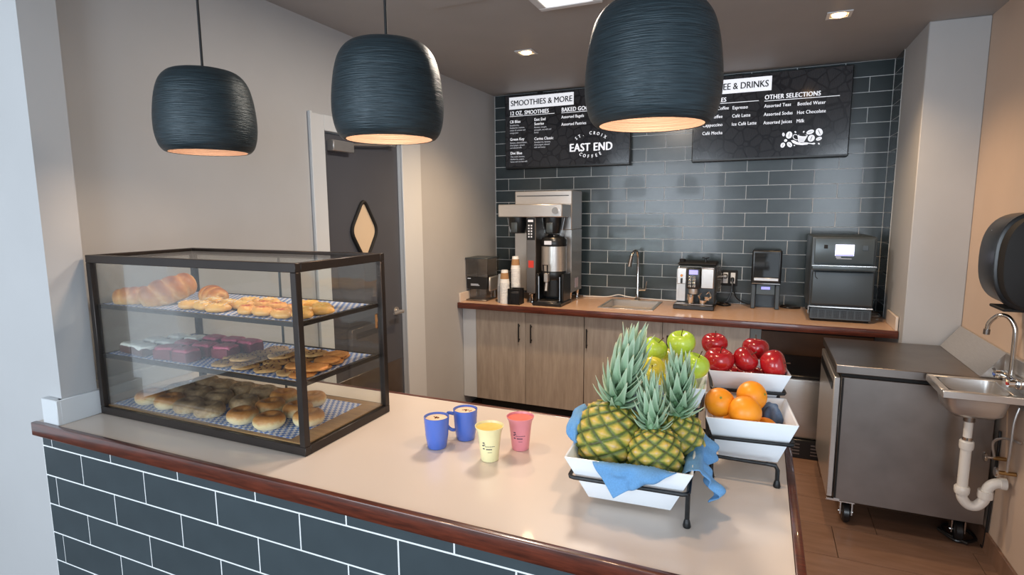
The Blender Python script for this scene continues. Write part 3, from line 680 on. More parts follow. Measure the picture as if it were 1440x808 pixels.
for i in range(7):
    o = MB().lathe([(.036, 0), (.038, .003), (.036, .006), (.03, .007), (.028, .012), (0, .012)], (0, 0, 0), 20).put('cup_lid', mat('grey_lid', '#aab0bb', .5) if i == 0 else bpy.data.materials['grey_lid'], loc=(0, 0, 0))
    o.location = (-.888+.003*(i % 2), -.655, BT+.011+i*.0125); o.rotation_euler = (0, R(4), 0)
    tag(o, 'grey cup lid, %s from the bottom in the small black holder' % ORD[i], 'lid', 'grey lids in the black holder')

# sink in the back counter
sk = thing('bar_sink', 'small drop-in steel sink set in the back counter', 'sink', (-.025, -.36, BT))
m = MB(); x0, x1, y0, y1 = -.222, .172, -.572, -.152
for a in ((x0-.014, x1+.014, y0-.014, y0+.012), (x0-.014, x1+.014, y1-.012, y1+.014), (x0-.014, x0+.012, y0+.012, y1-.012), (x1-.012, x1+.014, y0+.012, y1-.012)): m.box(*a, BT+.0005, BT+.005, bev=.0015)
m.put('rim', M['steel'], sk)
m = hollow(x0+.002, x1-.002, y0+.002, y1-.002, .76, BT, .004); m.box(x0+.002, x1-.002, y0+.002, y1-.002, .752, .76); m.put('basin', M['steel'], sk)
MB().lathe([(.03, 0), (.03, .004), (.02, .002), (0, .002)], (-.025, -.36, .7605), 20).put('drain', M['steel_dk'], sk)
fc = thing('kitchen_faucet', 'chrome pull-down faucet behind the small back sink', 'faucet', (-.025, -.10, BT))
MB().lathe([(.026, BT+.001), (.026, BT+.008), (.017, BT+.014), (.015, .99), (.013, 1.0), (.012, 1.2)], (-.025, -.10, 0), 20).tube([(-.025, -.10, 1.2), (-.027, -.105, 1.28), (-.035, -.13, 1.325), (-.05, -.17, 1.32), (-.062, -.195, 1.28)], .011, 12, smooth_pts=4).put('spout', M['chrome'], fc)
MB().tube([(-.062, -.195, 1.285), (-.075, -.215, 1.20)], [.013, .017], 14).put('spray_head', M['steel_dk'], fc)
MB().tube([(-.015, -.10, 1.0), (.04, -.105, 1.005)], .011, 12).tube([(.04, -.105, 1.0), (.05, -.11, 1.075)], .004, 8).put('lever', M['chrome'], fc)
cblp = [(-.49, -.10, .921), (-.3, -.06, .921), (-.2, -.04, .94), (-.12, -.05, .93), (.0, -.04, .921), (.12, -.06, .921), (.29, -.09, .921)]
tag(MB().tube(cblp, .004, 6, smooth_pts=5).put('white_cable', M['paper'], loc=(-.1, -.06, BT)), 'white cable lying along the tiled wall behind the faucet', 'cable')

# espresso machine
es = thing('espresso_machine', 'compact chrome and black espresso machine between sink and wall outlet', 'espresso machine', (.45, -.30, BT))
MB().box(.318, .595, -.33, -.10, BT+.012, 1.235, bev=.012, seg=2).put('body', M['oven'], es)
B(.308, .60, -.44, -.11, BT+.001, .952, bev=.006).put('drip_tray_base', M['black'], es)
B(.32, .588, -.432, -.34, .953, .958).put('drip_grille', M['steel_dk'], es)
MB().prism([(.318, 1.09), (.318, 1.205), (.335, 1.235), (.335, .965), (.318, .965)], -.345, -.331).put('side_rail', M['steel'], es)
B(.325, .392, -.385, -.331, 1.10, 1.222, bev=.004).put('left_front', M['steel'], es)
MB().box(.335, .382, -.34, -.331, .965, 1.1).put('left_leg', M['steel'], es)
MB().lathe([(.010, 0), (.010, .006), (0, .006)], (.358, -.392, 1.165), 14, 'y').put('knob', M['copper'], es)
B(.350, .366, -.388, -.384, 1.105, 1.145, bev=.002).put('steam_slot', M['ink'], es)
B(.50, .588, -.40, -.331, 1.075, 1.222, bev=.004).put('right_front', M['steel'], es)
B(.500, .588, -.402, -.33, 1.2225, 1.232, bev=.002).put('right_cap', M['chrome'], es)
ce = MB().box(.398, .494, -.42, -.331, 1.07, 1.225, bev=.01, seg=2).put('brew_head', M['black'], es)
m = MB()
for i in range(4):
    for x in (.41, .440): m.box(x, x+.022, -.424, -.419, 1.085+i*.022, 1.100+i*.022, bev=.003)
m.put('button', M['chrome'], ce)
B(.415, .478, -.4235, -.42, 1.178, 1.212, bev=.001).put('display', M['lcd2'], ce)
MB().lathe([(.032, 1.03), (.034, 1.045), (.034, 1.069)], (.446, -.38, 0), 24).put('group_head', M['steel'], es)
MB().box(.32, .60, -.32, -.10, 1.236, 1.258, bev=.008).lathe([(.022, 1.258), (.024, 1.275), (.015, 1.28)], (.345, -.25, 0), 16).put('top_tray', M['matblack'], es)
MB().lathe([(.011, 1.258), (.008, 1.268), (.008, 1.285), (.026, 1.29), (.026, 1.295)], (.515, -.25, 0), 16).put('tamper', M['black'], es)
MB().prism([(.595, 1.03), (.632, 1.06), (.632, 1.20), (.615, 1.235), (.595, 1.235)], -.30, -.14).put('water_tank', M['smoke'], es)
pt = thing('milk_pitcher', 'small shiny steel cup on the espresso machine tray', 'cup', (.43, -.395, .958))
MB().lathe([(.024, .959), (.025, .962), (.025, 1.028), (.0235, 1.028), (.0235, .964), (0, .964)], (.430, -.395, 0), 24, cap=False).put('body', M['chrome'], pt)
pf = thing('portafilter', 'heap of chrome filter handles on the right of the espresso tray', 'filter', (.53, -.39, .958))
MB().lathe([(.028, .959), (.030, .985), (.026, .985)], (.515, -.385, 0), 20).lathe([(.022, .986), (.026, 1.012), (.02, 1.012)], (.545, -.38, 0), 18).tube([(.50, -.40, .98), (.49, -.425, 1.02), (.505, -.41, 1.04)], .005, 8).tube([(.56, -.40, .99), (.575, -.42, 1.02), (.56, -.40, 1.05), (.54, -.395, 1.03)], .005, 8, smooth_pts=3).put('basket', M['chrome'], pf)

# outlet and cords
ol = thing('wall_outlet', 'black wall outlet plate with white sockets right of espresso machine', 'outlet', (.675, -.008, 1.115))
B(.615, .738, -.014, -.007, 1.055, 1.178, bev=.002).put('plate', M['matblack'], ol)
MB().box(.632, .668, -.0165, -.014, 1.075, 1.16, bev=.002).box(.688, .722, -.0165, -.014, 1.075, 1.16, bev=.002).put('socket', M['paper'], ol)
pl = tag(MB().box(.635, .665, -.05, -.017, 1.115, 1.15, bev=.006).box(.69, .715, -.055, -.017, 1.09, 1.125, bev=.006).tube([(.70, -.05, 1.105), (.705, -.07, 1.05), (.69, -.075, .98), (.66, -.08, .93), (.60, -.10, .921), (.55, -.085, .921)], .006, 8, smooth_pts=5).tube([(.705, -.055, 1.09), (.72, -.07, 1.02), (.74, -.07, .97), (.80, -.06, .93), (.85, -.06, .925)], .005, 8, smooth_pts=5).tube([(.60, -.13, .921), (.66, -.18, .921), (.70, -.13, .921), (.66, -.09, .93), (.62, -.11, .932)], .006, 8, smooth_pts=5).put('power_cord', M['black'], loc=(.68, -.06, BT)), 'black power cords looping from outlet down to back counter', 'cord')
tag(MB().tube([(.64, -.06, 1.135), (.60, -.05, 1.13), (.585, -.05, 1.12)], .005, 8).box(.635, .66, -.066, -.051, 1.125, 1.145, bev=.003).put('white_plug', M['trimwhite'], loc=(.64, -.05, 1.13)), 'white plug with short pale lead in the black outlet', 'plug')
tag(MB().tube([(1.05, -.07, .921), (1.10, -.12, .921), (1.17, -.10, .921), (1.18, -.05, .921), (1.10, -.05, .929), (1.06, -.09, .933), (1.14, -.13, .929), (1.186, -.09, .921)], .005, 8, smooth_pts=5).put('power_cord', M['black'], loc=(1.1, -.08, BT)), 'coiled black cord between narrow dispenser and oven', 'cord')

# narrow dispenser
nd = thing('drink_dispenser', 'narrow black countertop dispenser with glossy window between espresso machine and oven', 'dispenser', (.94, -.15, BT))
m = MB(); m.box(.843, .875, -.205, -.05, BT+.001, 1.10, bev=.005); m.box(1.008, 1.040, -.205, -.05, BT+.001, 1.10, bev=.005); m.box(.876, 1.007, -.10, -.05, BT+.001, 1.10); m.put('leg_frame', M['oven'], nd)
B(.876, 1.007, -.195, -.101, 1.02, 1.10, bev=.004).put('spout_housing', M['oven2'], nd)
B(.912, .972, -.199, -.195, 1.062, 1.082).put('spout_label', M['lcd2'], nd)
B(.840, 1.043, -.215, -.05, 1.101, 1.355, bev=.012, seg=3).put('upper_body', M['black'], nd)
B(.857, 1.026, -.219, -.215, 1.155, 1.335, bev=.0015).put('window', mat('dark_gloss', '#22282c', .04, coat=1), nd)
B(.857, 1.026, -.226, -.2155, 1.128, 1.152, bev=.003).put('handle', M['steel'], nd)
MB().box(.845, 1.038, -.223, -.215, 1.104, 1.112, bev=.001).put('chrome_strip', M['chrome'], nd)

# oven
ov = thing('speed_oven', 'charcoal rapid-cook oven with lit touch screen at right end of back counter', 'oven', (1.39, -.33, BT))
B(1.205, 1.575, -.555, -.08, 1.0, 1.475, bev=.012, seg=2).put('body', M['oven'], ov)
B(1.215, 1.568, -.54, -.10, BT+.014, .999, bev=.004).put('base', M['oven'], ov)
for fx, fy in ((1.235, -.52), (1.55, -.52), (1.235, -.13), (1.55, -.13)): MB().lathe([(.014, BT+.001), (.016, BT+.014)], (fx, fy, 0), 12).put('foot', M['matblack'], ov)
cpn = B(1.222, 1.560, -.572, -.556, 1.297, 1.465, bev=.006, seg=2).put('control_panel', M['oven2'], ov)
sc2 = B(1.34, 1.447, -.576, -.572, 1.352, 1.425, bev=.001).put('touch_screen', M['lcd'], cpn)
B(1.342, 1.445, -.5765, -.5762, 1.353, 1.363).put('screen_band', M['lcd2'], cpn)
B(1.275, 1.296, -.575, -.572, 1.398, 1.422, bev=.001).put('button', M['matblack'], cpn)
B(1.492, 1.525, -.575, -.572, 1.39, 1.422, bev=.001).put('usb_cover', M['oven'], cpn)
MB().box(1.345, 1.375, -.573, -.572, 1.341, 1.346).box(1.35, 1.435, -.573, -.572, 1.332, 1.335).put('label_print', M['txtdim'], cpn)
dv = B(1.215, 1.567, -.590, -.556, 1.028, 1.250, bev=.010, seg=3).put('door', M['oven'], ov)
B(1.208, 1.572, -.606, -.556, 1.255, 1.292, bev=.010, seg=3).put('door_handle', M['oven2'], ov)
MB().box(1.208, 1.572, -.607, -.602, 1.286, 1.291).put('chrome_strip', M['chrome'], ov)
MB().tube([(1.232, -.592, 1.245), (1.232, -.593, 1.215), (1.247, -.593, 1.20)], .002, 6).put('door_latch', M['matblack'], ov)
MB().box(1.208, 1.572, -.583, -.573, 1.010, 1.018).box(1.200, 1.208, -.583, -.45, .965, 1.018).put('steel_edge', M['chrome'], ov)
gv = B(1.212, 1.57, -.572, -.541, BT+.014, 1.005, bev=.005).put('vent_panel', M['oven'], ov)
m = MB()
for g in range(8):
    for i in range(6):
        for j in range(5):
            x = 1.228+g*.042+i*.0058; m.box(x, x+.0035, -.5735, -.5715, .942+j*.0105, .949+j*.0105)
mo = m.put('vent_hole', M['ink'], gv, flat=True); mo['kind'] = 'stuff'
tag(MB().tube([(1.585, -.30, .93), (1.61, -.28, .925), (1.65, -.30, .925), (1.66, -.25, .93), (1.60, -.22, .925)], .008, 8, smooth_pts=4).put('steel_hose', M['steel'], loc=(1.62, -.26, BT)), 'short braided hose lying behind the oven by the column', 'hose')

# ================================================================ RIGHT SIDE: worktop fridge, hand sink, dispenser
wf = thing('worktop_fridge', 'stainless worktop fridge on black casters against the right wall', 'fridge', (1.6, -1.2, 0))
X0, X1, Y0, Y1 = 1.305, 1.945, -1.545, -.875
B(X0, X1, Y0, Y1, .135, .805, bev=.004).put('body', M['steel_dk'], wf)
B(X0-.028, X1, Y0-.012, Y1, .825, .868, bev=.003).put('worktop', M['steel_dk'], wf)
B(X0, X1-.01, Y0+.01, Y1, .805, .825).put('shadow_gap', M['matblack'], wf)
B(X0-.032, X0-.003, Y0+.003, Y1-.003, .15, .80, bev=.004).put('door', M['steel'], wf)
B(X0-.036, X0-.03, Y0+.05, Y1-.05, .72, .765, bev=.002).put('door_pull', M['black'], wf)
B(X0+.002, X0+.012, Y0-.004, Y0, .15, .80).put('door_gasket', M['matblack'], wf)
B(X0-.032, X0+.03, Y0-.004, Y0+.02, .135, .146).put('lower_hinge', M['chrome'], wf)
MB().prism([(X1-.075, .869), (X1+.012, .990), (X1+.022, .990), (X1+.022, .869)], Y0, Y1, 'xz').put('backsplash', M['steel'], wf)
cas = []
for x, y in ((1.375, Y0+.065), (1.865, Y0+.08), (1.375, Y1-.07), (1.865, Y1-.07)):
    c = thing_c = MB().lathe([(.02, -.019), (.045, -.019), (.054, -.012), (.054, .012), (.045, .019), (.02, .019)], (x, y, .055), 24, 'x').put('caster_wheel', M['black'], wf)
    MB().box(x-.030, x-.024, y-.02, y+.02, .045, .115).box(x+.024, x+.030, y-.02, y+.02, .045, .115).box(x-.035, x+.035, y-.03, y+.03, .115, .134).lathe([(.008, -.034), (.008, .034)], (x, y, .055), 10, 'x').put('caster_fork', M['chrome'], c)
tag(MB().tube([(1.80, -1.42, .02), (1.86, -1.50, .012), (1.95, -1.45, .012), (1.93, -1.36, .012), (1.84, -1.36, .02), (1.82, -1.45, .022), (1.90, -1.515, .015)], .008, 8, smooth_pts=5).tube([(1.958, -1.50, .012), (1.960, -1.53, .06), (1.962, -1.56, .5), (1.962, -1.56, .62)], .006, 8, smooth_pts=5).put('power_cord', M['black'], loc=(1.88, -1.45, 0)), 'black cord coiled on floor under the worktop fridge', 'cord')

hs = thing('hand_sink', 'wall-mounted steel hand sink in front of the worktop fridge', 'sink', (1.81, -1.72, .87))
sx0, sx1, sy0, sy1 = 1.652, 1.955, -1.86, -1.575
m = MB()
for a in ((sx0, sx1, sy0, sy0+.028), (sx0, sx1, sy1-.028, sy1), (sx0, sx0+.03, sy0+.028, sy1-.028), (sx1-.05, sx1, sy0+.028, sy1-.028)): m.box(*a, .835, .868, bev=.003)
m.put('rim', M['steel'], hs)
bm_ = MB()
def ring(hx, hy, z, n=32, cx=1.795, cy=-1.7175, p=5.):
    out = []
    for i in range(n):
        a = 2*PI*i/n; c, s = math.cos(a), math.sin(a)
        out.append((cx+hx*math.copysign(abs(c)**(2/p), c), cy+hy*math.copysign(abs(s)**(2/p), s), z))
    return out
def loft(m, rings, close_end=True):
    f0 = len(m.bm.faces); V = [[m.bm.verts.new(p) for p in r] for r in rings]; n = len(V[0])
    for A, Bq in zip(V[:-1], V[1:]):
        for i in range(n): m.bm.faces.new((A[i], A[(i+1) % n], Bq[(i+1) % n], Bq[i]))
    if close_end: m.bm.faces.new(V[-1])
    m._new(f0); return m
loft(bm_, [ring(.112, .115, .866), ring(.106, .108, .82), ring(.098, .10, .765), ring(.07, .07, .745), ring(.02, .02, .742)]); 
loft(bm_, [ring(.120, .120, .834), ring(.112, .113, .80), ring(.102, .105, .76), ring(.075, .075, .738), ring(.02, .02, .736)])
bm_.put('basin', M['steel'], hs, ang=60)
MB().box(1.945, 1.968, -1.90, -1.572, .80, 1.0, bev=.003).put('backsplash', M['steel'], hs)
MB().lathe([(.022, .700), (.022, .735), (.028, .737)], (1.795, -1.7175, 0), 20).put('tailpiece', M['steel_dk'], hs)
gf = thing('gooseneck_faucet', 'chrome gooseneck faucet above the hand sink on right wall', 'faucet', (1.935, -1.73, .90))
MB().tube([(1.92, -1.73, .915), (1.92, -1.73, 1.10), (1.915, -1.725, 1.15), (1.895, -1.71, 1.185), (1.868, -1.69, 1.185), (1.845, -1.672, 1.15), (1.84, -1.668, 1.115)], .0095, 12, smooth_pts=5).put('spout', M['chrome'], gf)
MB().tube([(1.84, -1.668, 1.118), (1.839, -1.667, 1.095)], .0125, 12).put('aerator', M['steel_dk'], gf)
MB().box(1.905, 1.944, -1.84, -1.64, .895, .935, bev=.012, seg=2).put('base', M['chrome'], gf)
for y, c in ((-1.815, 'red'), (-1.66, 'mug')):
    h = MB().lathe([(.016, 0), (.018, .02), (.010, .028)], (1.885, y, .915), 14, 'x').put('valve', M['chrome'], gf)
    MB().tube([(1.888, y, .918), (1.872, y-.03, .945)], .006, 8).put('tap_handle', M['chrome'], gf)
    MB().lathe([(.008, -.004), (.008, 0)], (1.884, y, .915), 12, 'x').put('tap_mark', M[c], gf)
dp = thing('drain_pipe', 'white plastic drain pipe with trap beneath the hand sink', 'pipe', (1.80, -1.72, .4))
px, py = 1.795, -1.7175
MB().tube([(px, py, .70), (px, py, .55)], .017, 20).put('upper_pipe', M['pvc'], dp)
MB().lathe([(.0195, .612), (.0195, .626)], (px, py, 0), 20).put('clamp', M['chrome'], dp)
MB().tube([(px, py, .60), (px, py, .37)], .021, 20).put('lower_pipe', M['pvc'], dp)
MB().lathe([(.026, .57), (.028, .58), (.028, .605), (.024, .61)], (px, py, 0), 20).put('coupling', M['pvc'], dp)
MB().lathe([(.027, .355), (.03, .365), (.03, .385), (.025, .392)], (px, py, 0), 20).put('coupling', M['pvc'], dp)
MB().tube([(px, py, .37), (px+.004, py, .335), (px+.028, py, .305), (px+.058, py, .305), (px+.082, py, .335), (px+.086, py, .36), (px+.095, py, .40), (px+.12, py, .425), (px+.155, py, .428)], .022, 20, smooth_pts=5).put('trap', M['pvc'], dp)
MB().lathe([(.029, .35), (.030, .36), (.029, .385)], (px+.087, py, 0), 20).put('coupling', M['pvc'], dp)
MB().lathe([(.026, -.01), (.026, .012)], (px+.145, py, .428), 20, 'x').put('coupling', M['pvc'], dp)
vl = thing('supply_valves', 'water supply valves with braided hoses at the wall under the hand sink', 'valve', (1.94, -1.74, .5))
BV = mat('brass_valve', '#a8875a', .35, 1.)
MB().tube([(1.905, -1.76, .495), (1.968, -1.76, .495)], .009, 10).put('valve_body', BV, vl)
MB().tube([(1.92, -1.64, .515), (1.968, -1.64, .515)], .009, 10).put('valve_body', BV, vl)
MB().lathe([(.019, 0), (.021, .004), (.019, .010)], (1.885, -1.64, .515), 16, 'x').lathe([(.019, 0), (.021, .004), (.019, .010)], (1.892, -1.76, .495), 16, 'x').tube([(1.888, -1.64, .515), (1.92, -1.64, .515)], .005, 8).put('handwheel', M['chrome'], vl)
MB().tube([(1.935, -1.76, .50), (1.935, -1.77, .62), (1.938, -1.77, .74), (1.955, -1.77, .82)], .0055, 8, smooth_pts=5).tube([(1.925, -1.64, .52), (1.905, -1.67, .60), (1.93, -1.72, .64), (1.96, -1.79, .65)], .0055, 8, smooth_pts=5).put('braided_hose', M['steel'], vl)

td = thing('towel_dispenser', 'rounded black paper towel dispenser mounted on the right wall', 'dispenser', (1.97, -1.76, 1.44))
def dsec(y, s=1., z0=1.235, z1=1.635):
    out = []; zc = (z0+z1)/2; hz = (z1-z0)/2
    for i in range(25):
        a = -PI/2+PI*i/24; out.append((1.9685-.175*s*abs(math.cos(a))**.62 if abs(math.cos(a)) > 1e-6 else 1.9685, y, zc+hz*s*math.copysign(abs(math.sin(a))**.8, math.sin(a))))
    return out
m = MB(); loft(m, [dsec(-1.605, .90), dsec(-1.612, .97), dsec(-1.63, 1.), dsec(-1.80, 1.)], True); m.bm.faces.new(list(m.bm.verts)[:25][::-1]); m.put('cover', mat('gloss_black', '#0f1012', .33), td, ang=50)
m = MB(); loft(m, [dsec(-1.801, 1.0), dsec(-1.806, 1.04), dsec(-1.835, 1.04), dsec(-1.84, 1.0)], True); m.put('end_band', M['black'], td, ang=50)
m = MB(); loft(m, [dsec(-1.841, .97), dsec(-1.91, .97), dsec(-1.915, .93)], True); m.put('end_cap', M['matblack'], td, ang=50)
B(1.84, 1.96, -1.82, -1.66, 1.222, 1.2345, bev=.003).put('towel_slot', M['matblack'], td)
MB().prism([(-1.70, 1.545), (-1.684, 1.545), (-1.689, 1.56), (-1.695, 1.56)], 1.812, 1.8135, 'yz').put('small_badge', M['txtdim'], td)

# ================================================================ PASTRY CASE
CX0, CX1, CY0, CY1, CZ0, CZ1 = -1.175, -.258, -3.638, -3.238, CT+.001, 1.520
pc = thing('pastry_case', 'glass pastry display case with bronze frame on the counter', 'display case', ((CX0+CX1)/2, (CY0+CY1)/2, CZ0))
w = .021
for z0, z1 in ((CZ0, CZ0+.026), (CZ1-.026, CZ1)):
    m = MB(); m.box(CX0, CX1, CY0, CY0+w, z0, z1, bev=.0015); m.box(CX0, CX1, CY1-w, CY1, z0, z1, bev=.0015); m.box(CX0, CX0+w, CY0+w, CY1-w, z0, z1, bev=.0015); m.box(CX1-w, CX1, CY0+w, CY1-w, z0, z1, bev=.0015)
    m.put('frame_ring', M['case_frame'], pc)
for x in (CX0, CX1-w):
    for y in (CY0, CY1-w): B(x, x+w, y, y+w, CZ0+.026, CZ1-.026, bev=.0015).put('post', M['case_frame'], pc)
gz0, gz1 = CZ0+.026, CZ1-.026
B(CX0+w, CX1-w, CY0+.008, CY0+.012, gz0, gz1).put('glass_pane', M['glass'], pc)
B(CX0+w, CX1-w, CY1-.012, CY1-.008, gz0, gz1).put('glass_pane', M['glass'], pc)
B(CX1-.012, CX1-.008, CY0+w, CY1-w, gz0, gz1).put('glass_pane', M['glass'], pc)
B(CX0+.008, CX0+.012, CY0+w, CY1-w, gz0, gz1).put('glass_pane', M['glass'], pc)
B(CX0+w, CX1-w, CY0+w, CY1-w, CZ1-.010, CZ1-.006).put('glass_pane', M['glass'], pc)
B(CX0+.014, CX1-.014, CY0+.014, CY1-.014, CZ0+.012, CZ0+.030, bev=.001).put('base_board', M['plywood'], pc)
SH = (1.352, 1.180)
for z in SH:
    s = B(CX0+.014, CX1-.014, CY0+.014, CY1-.03, z-.006, z).put('shelf', M['glass'], pc)
    m = MB(); m.box(CX0+.013, CX1-.013, CY0+.0125, CY0+.020, z-.012, z+.001); m.box(CX0+.013, CX1-.013, CY1-.034, CY1-.028, z-.012, z+.001); m.box(CX1-.020, CX1-.0125, CY0+.02, CY1-.034, z-.012, z+.001); m.box(CX0+.0125, CX0+.02, CY0+.02, CY1-.034, z-.012, z+.001)
    m.put('shelf_rail', M['case_frame'], s)
MB().box(CX1-.034, CX1-.022, CY1-.02, CY1-.004, 1.265, 1.315, bev=.002).put('door_catch', M['copper'], pc)
MB().box(-.72, -.716, CY1-.014, CY1-.006, gz0, gz1).put('door_edge', M['oven2'], pc)
def liner(x0, x1, z, where):
    o = B(x0, x1, CY0+.028, CY1-.05, z, z+.0012).put('paper_liner', M['check'], loc=((x0+x1)/2, -3.44, z))
    tag(o, 'blue and white checked paper liner on the %s of the pastry case' % where, 'paper')
liner(CX0+.03, CX1-.03, SH[0]+.0005, 'top shelf'); liner(CX0+.03, CX1-.03, SH[1]+.0005, 'middle shelf'); liner(CX0+.03, CX1-.08, CZ0+.0305, 'bottom board')

def blob(m, fn, nu=24, nv=16):
    """closed surface: fn(u 0..2pi, v -pi/2..pi/2) -> ((x,y,z), c)"""
    lay = m.bm.verts.layers.float.get('c') or m.bm.verts.layers.float.new('c'); V = []; f0 = len(m.bm.faces)
    for j in range(nv+1):
        row = []
        for i in range(nu if 0 < j < nv else 1):
            p, c = fn(2*PI*i/nu, (-PI/2+PI*j/nv)*.99999); v = m.bm.verts.new(p); v[lay] = c; row.append(v)
        V.append(row)
    for A, Bq in zip(V[:-1], V[1:]):
        for i in range(nu):
            k = (i+1) % nu
            if len(A) == 1: m.bm.faces.new((A[0], Bq[k], Bq[i]))
            elif len(Bq) == 1: m.bm.faces.new((A[i], A[k], Bq[0]))
            else: m.bm.faces.new((A[i], A[k], Bq[k], Bq[i]))
    m._new(f0); return m
def place(name, me, loc, label, cat, grp, rz=0., sc=1., kids=()):
    o = bpy.data.objects.new(name, me); COL.objects.link(o); o.location = loc; o.rotation_euler = (0, 0, rz); o.scale = (sc,)*3
    tag(o, label, cat, grp)
    for nm, km in kids:
        k = bpy.data.objects.new(nm, km); COL.objects.link(k); k.parent = o
    return o
# croissants / loaves: crescent bodies with ridges
def loaf(L, W, H, nr, bend=.25, seed=0):
    rr = random.Random(seed); ph = rr.uniform(0, 6)
    def fn(u, v):
        s = math.sin(v)             # along x
        rad = math.cos(v)**.62
        rid = 1+.17*abs(math.sin(nr*PI*(s*.5+.5)+.5*math.sin(u)))**.6-.10+.03*math.sin(3*u+ph+5*s)
        y = math.cos(u)*W*rad*rid; z = math.sin(u)*H*rad*rid
        z = max(z, -H*.55)+H*.55
        c = .12+.80*min(1, max(0, z/H/1.5))*abs(math.sin(nr*PI*(s*.5+.5)+.5*math.sin(u)))**.5
        return (s*L, y+bend*L*(s*s-.35), z), c
    return blob(MB(), fn, 28, 40).mesh('loaf', M['crust'], ang=80)
tp = SH[0]+.0025
place('croissant', loaf(.072, .040, .036, 5, .2, 1), (-1.045, -3.562, tp), 'golden brown croissant at the left end of the top shelf', 'croissant', 'croissants on the top shelf', .75)
big = place('croissant', loaf(.088, .050, .047, 4, .12, 2), (-.930, -3.520, tp+.018), 'largest plump croissant tilted up between its neighbours, top shelf', 'croissant', 'croissants on the top shelf')
big.rotation_euler = (.25, -.30, 1.2)
place('croissant', loaf(.072, .04, .035, 5, .25, 3), (-.825, -3.44, tp), 'small croissant behind the largest one on the top shelf', 'croissant', 'croissants on the top shelf', -.5)
def danish(seed, red=False):
    rr = random.Random(seed); a, b_, c_ = rr.uniform(0, 6), rr.uniform(0, 6), rr.uniform(0, 6)
    def fn(u, v):
        r = math.cos(v)**.5; k = 1+.07*math.sin(2*u+a)+.04*math.sin(5*u+b_)
        x = .042*r*k*math.cos(u); y = .030*r*k*math.sin(u); z = .012+.012*math.sin(v)
        rr_ = math.hypot(x/.042, y/.03)
        if v > 0: z += .006*math.exp(-((rr_-.62)/.16)**2)+.002*math.sin(9*u+c_)*rr_
        c = 1-rr_*.9 if v > 0 else .0
        return (x, y, max(z, 0)), max(0, min(1, c+.12*math.sin(7*u)))
    return blob(MB(), fn, 26, 12).mesh('danish', M['danish_red'] if red else M['danish'], ang=80)
def drizzle(seed):
    rr = random.Random(seed); m = MB(); pts = []
    for i in range(9): pts.append(((-.03+.0075*i), (.02 if i % 2 else -.02)+rr.uniform(-.003, .003), .0245+.003*math.sin(i)))
    return m.tube(pts, .0014, 5, smooth_pts=2).mesh('drizzle', M['icing'])
DM = [danish(i) for i in range(3)]+[danish(9, True), danish(10, True)]; DR = [drizzle(1), drizzle(2)]
dn = [(-.765, -3.575, 0, 1), (-.700, -3.580, 1, 1), (-.630, -3.585, 2, 1), (-.735, -3.510, 1, 1), (-.665, -3.515, 0, 1), (-.600, -3.520, 2, 1), (-.64, -3.455, 0, 1), (-.56, -3.45, 1, 1),
      (-.520, -3.575, 3, 0), (-.445, -3.585, 4, 0), (-.368, -3.588, 3, 0), (-.46, -3.515, 4, 0), (-.395, -3.505, 3, 0), (-.530, -3.505, 4, 0),
      (-.345, -3.530, 2, 0), (-.302, -3.575, 0, 0), (-.335, -3.460, 1, 0), (-.400, -3.445, 0, 0), (-.300, -3.50, 2, 0)]
dl_ = [rowlabels([t for t in dn if (t[3] == 1, t[3] == 0 and t[2] > 2, t[3] == 0 and t[2] < 3)[q]], f, (-4, -3.55, -3.48, -3), ('front row', 'middle row', 'back row')) for q, f in enumerate(('white-iced danish near the croissants, %s from left in the %s', 'red berry danish on the top shelf, %s from left in the %s', 'yellow custard danish at the right, %s from left in the %s'))]
for i, (x, y, k, dz) in enumerate(dn):
    lab = dl_[0 if dz else 1 if k > 2 else 2].pop(0)
    grp = 'iced danishes' if dz else 'berry danishes' if k > 2 else 'custard danishes'
    place('danish', DM[k], (x, y, tp+(.002*(i % 2))), lab, 'pastry', grp, rnd.uniform(-.5, .5), .92, [('drizzle', DR[i % 2])] if dz else ())
# cakes on the middle shelf
def cake(seed, hgt, body, top):
    m = MB().box(-.036, .036, -.028, .028, 0, hgt, bev=.004, seg=2); m.mats = []
    b1 = m.mesh('cake', body); rr = random.Random(seed); a = rr.uniform(0, 6)
    def fn(u, v):
        c, s = math.cos(u), math.sin(u); r = math.cos(v)**.35
        k = 1+.05*math.sin(5*u+a)
        x = .037*math.copysign(abs(c)**.5, c)*r*k; y = .029*math.copysign(abs(s)**.5, s)*r*k
        z = hgt+.003+.006*math.sin(v)+.0015*math.sin(x*260+a)*math.cos(y*210)-(.006 if v < 0 and math.sin(4*u+a) > .3 else 0)
        return (x, y, z), .5
    f = blob(MB(), fn, 28, 12).mesh('frosting', top, ang=80); return b1, f
mp_ = SH[1]+.0022
WC = [cake(i, .026, M['choc'], M['cream']) for i in range(2)]; RC = [cake(i+5, .034, M['rvelvet'], M['pinkfrost']) for i in range(2)]
WL = rowlabels([(-1.085, -3.565), (-1.008, -3.575), (-1.07, -3.495), (-.992, -3.50), (-1.04, -3.425), (-.955, -3.42)], 'white-frosted chocolate brownie, %s from left in the %s', (-4, -3.54, -3.46, -3), ('front row', 'middle row', 'back row'))
RL = rowlabels([(-.885, -3.580), (-.795, -3.582), (-.895, -3.505), (-.805, -3.505), (-.715, -3.50), (-.87, -3.415), (-.785, -3.41), (-.70, -3.415)], 'dark red cake square with pink frosting, %s from left in the %s', (-4, -3.54, -3.46, -3), ('front row', 'middle row', 'back row'))
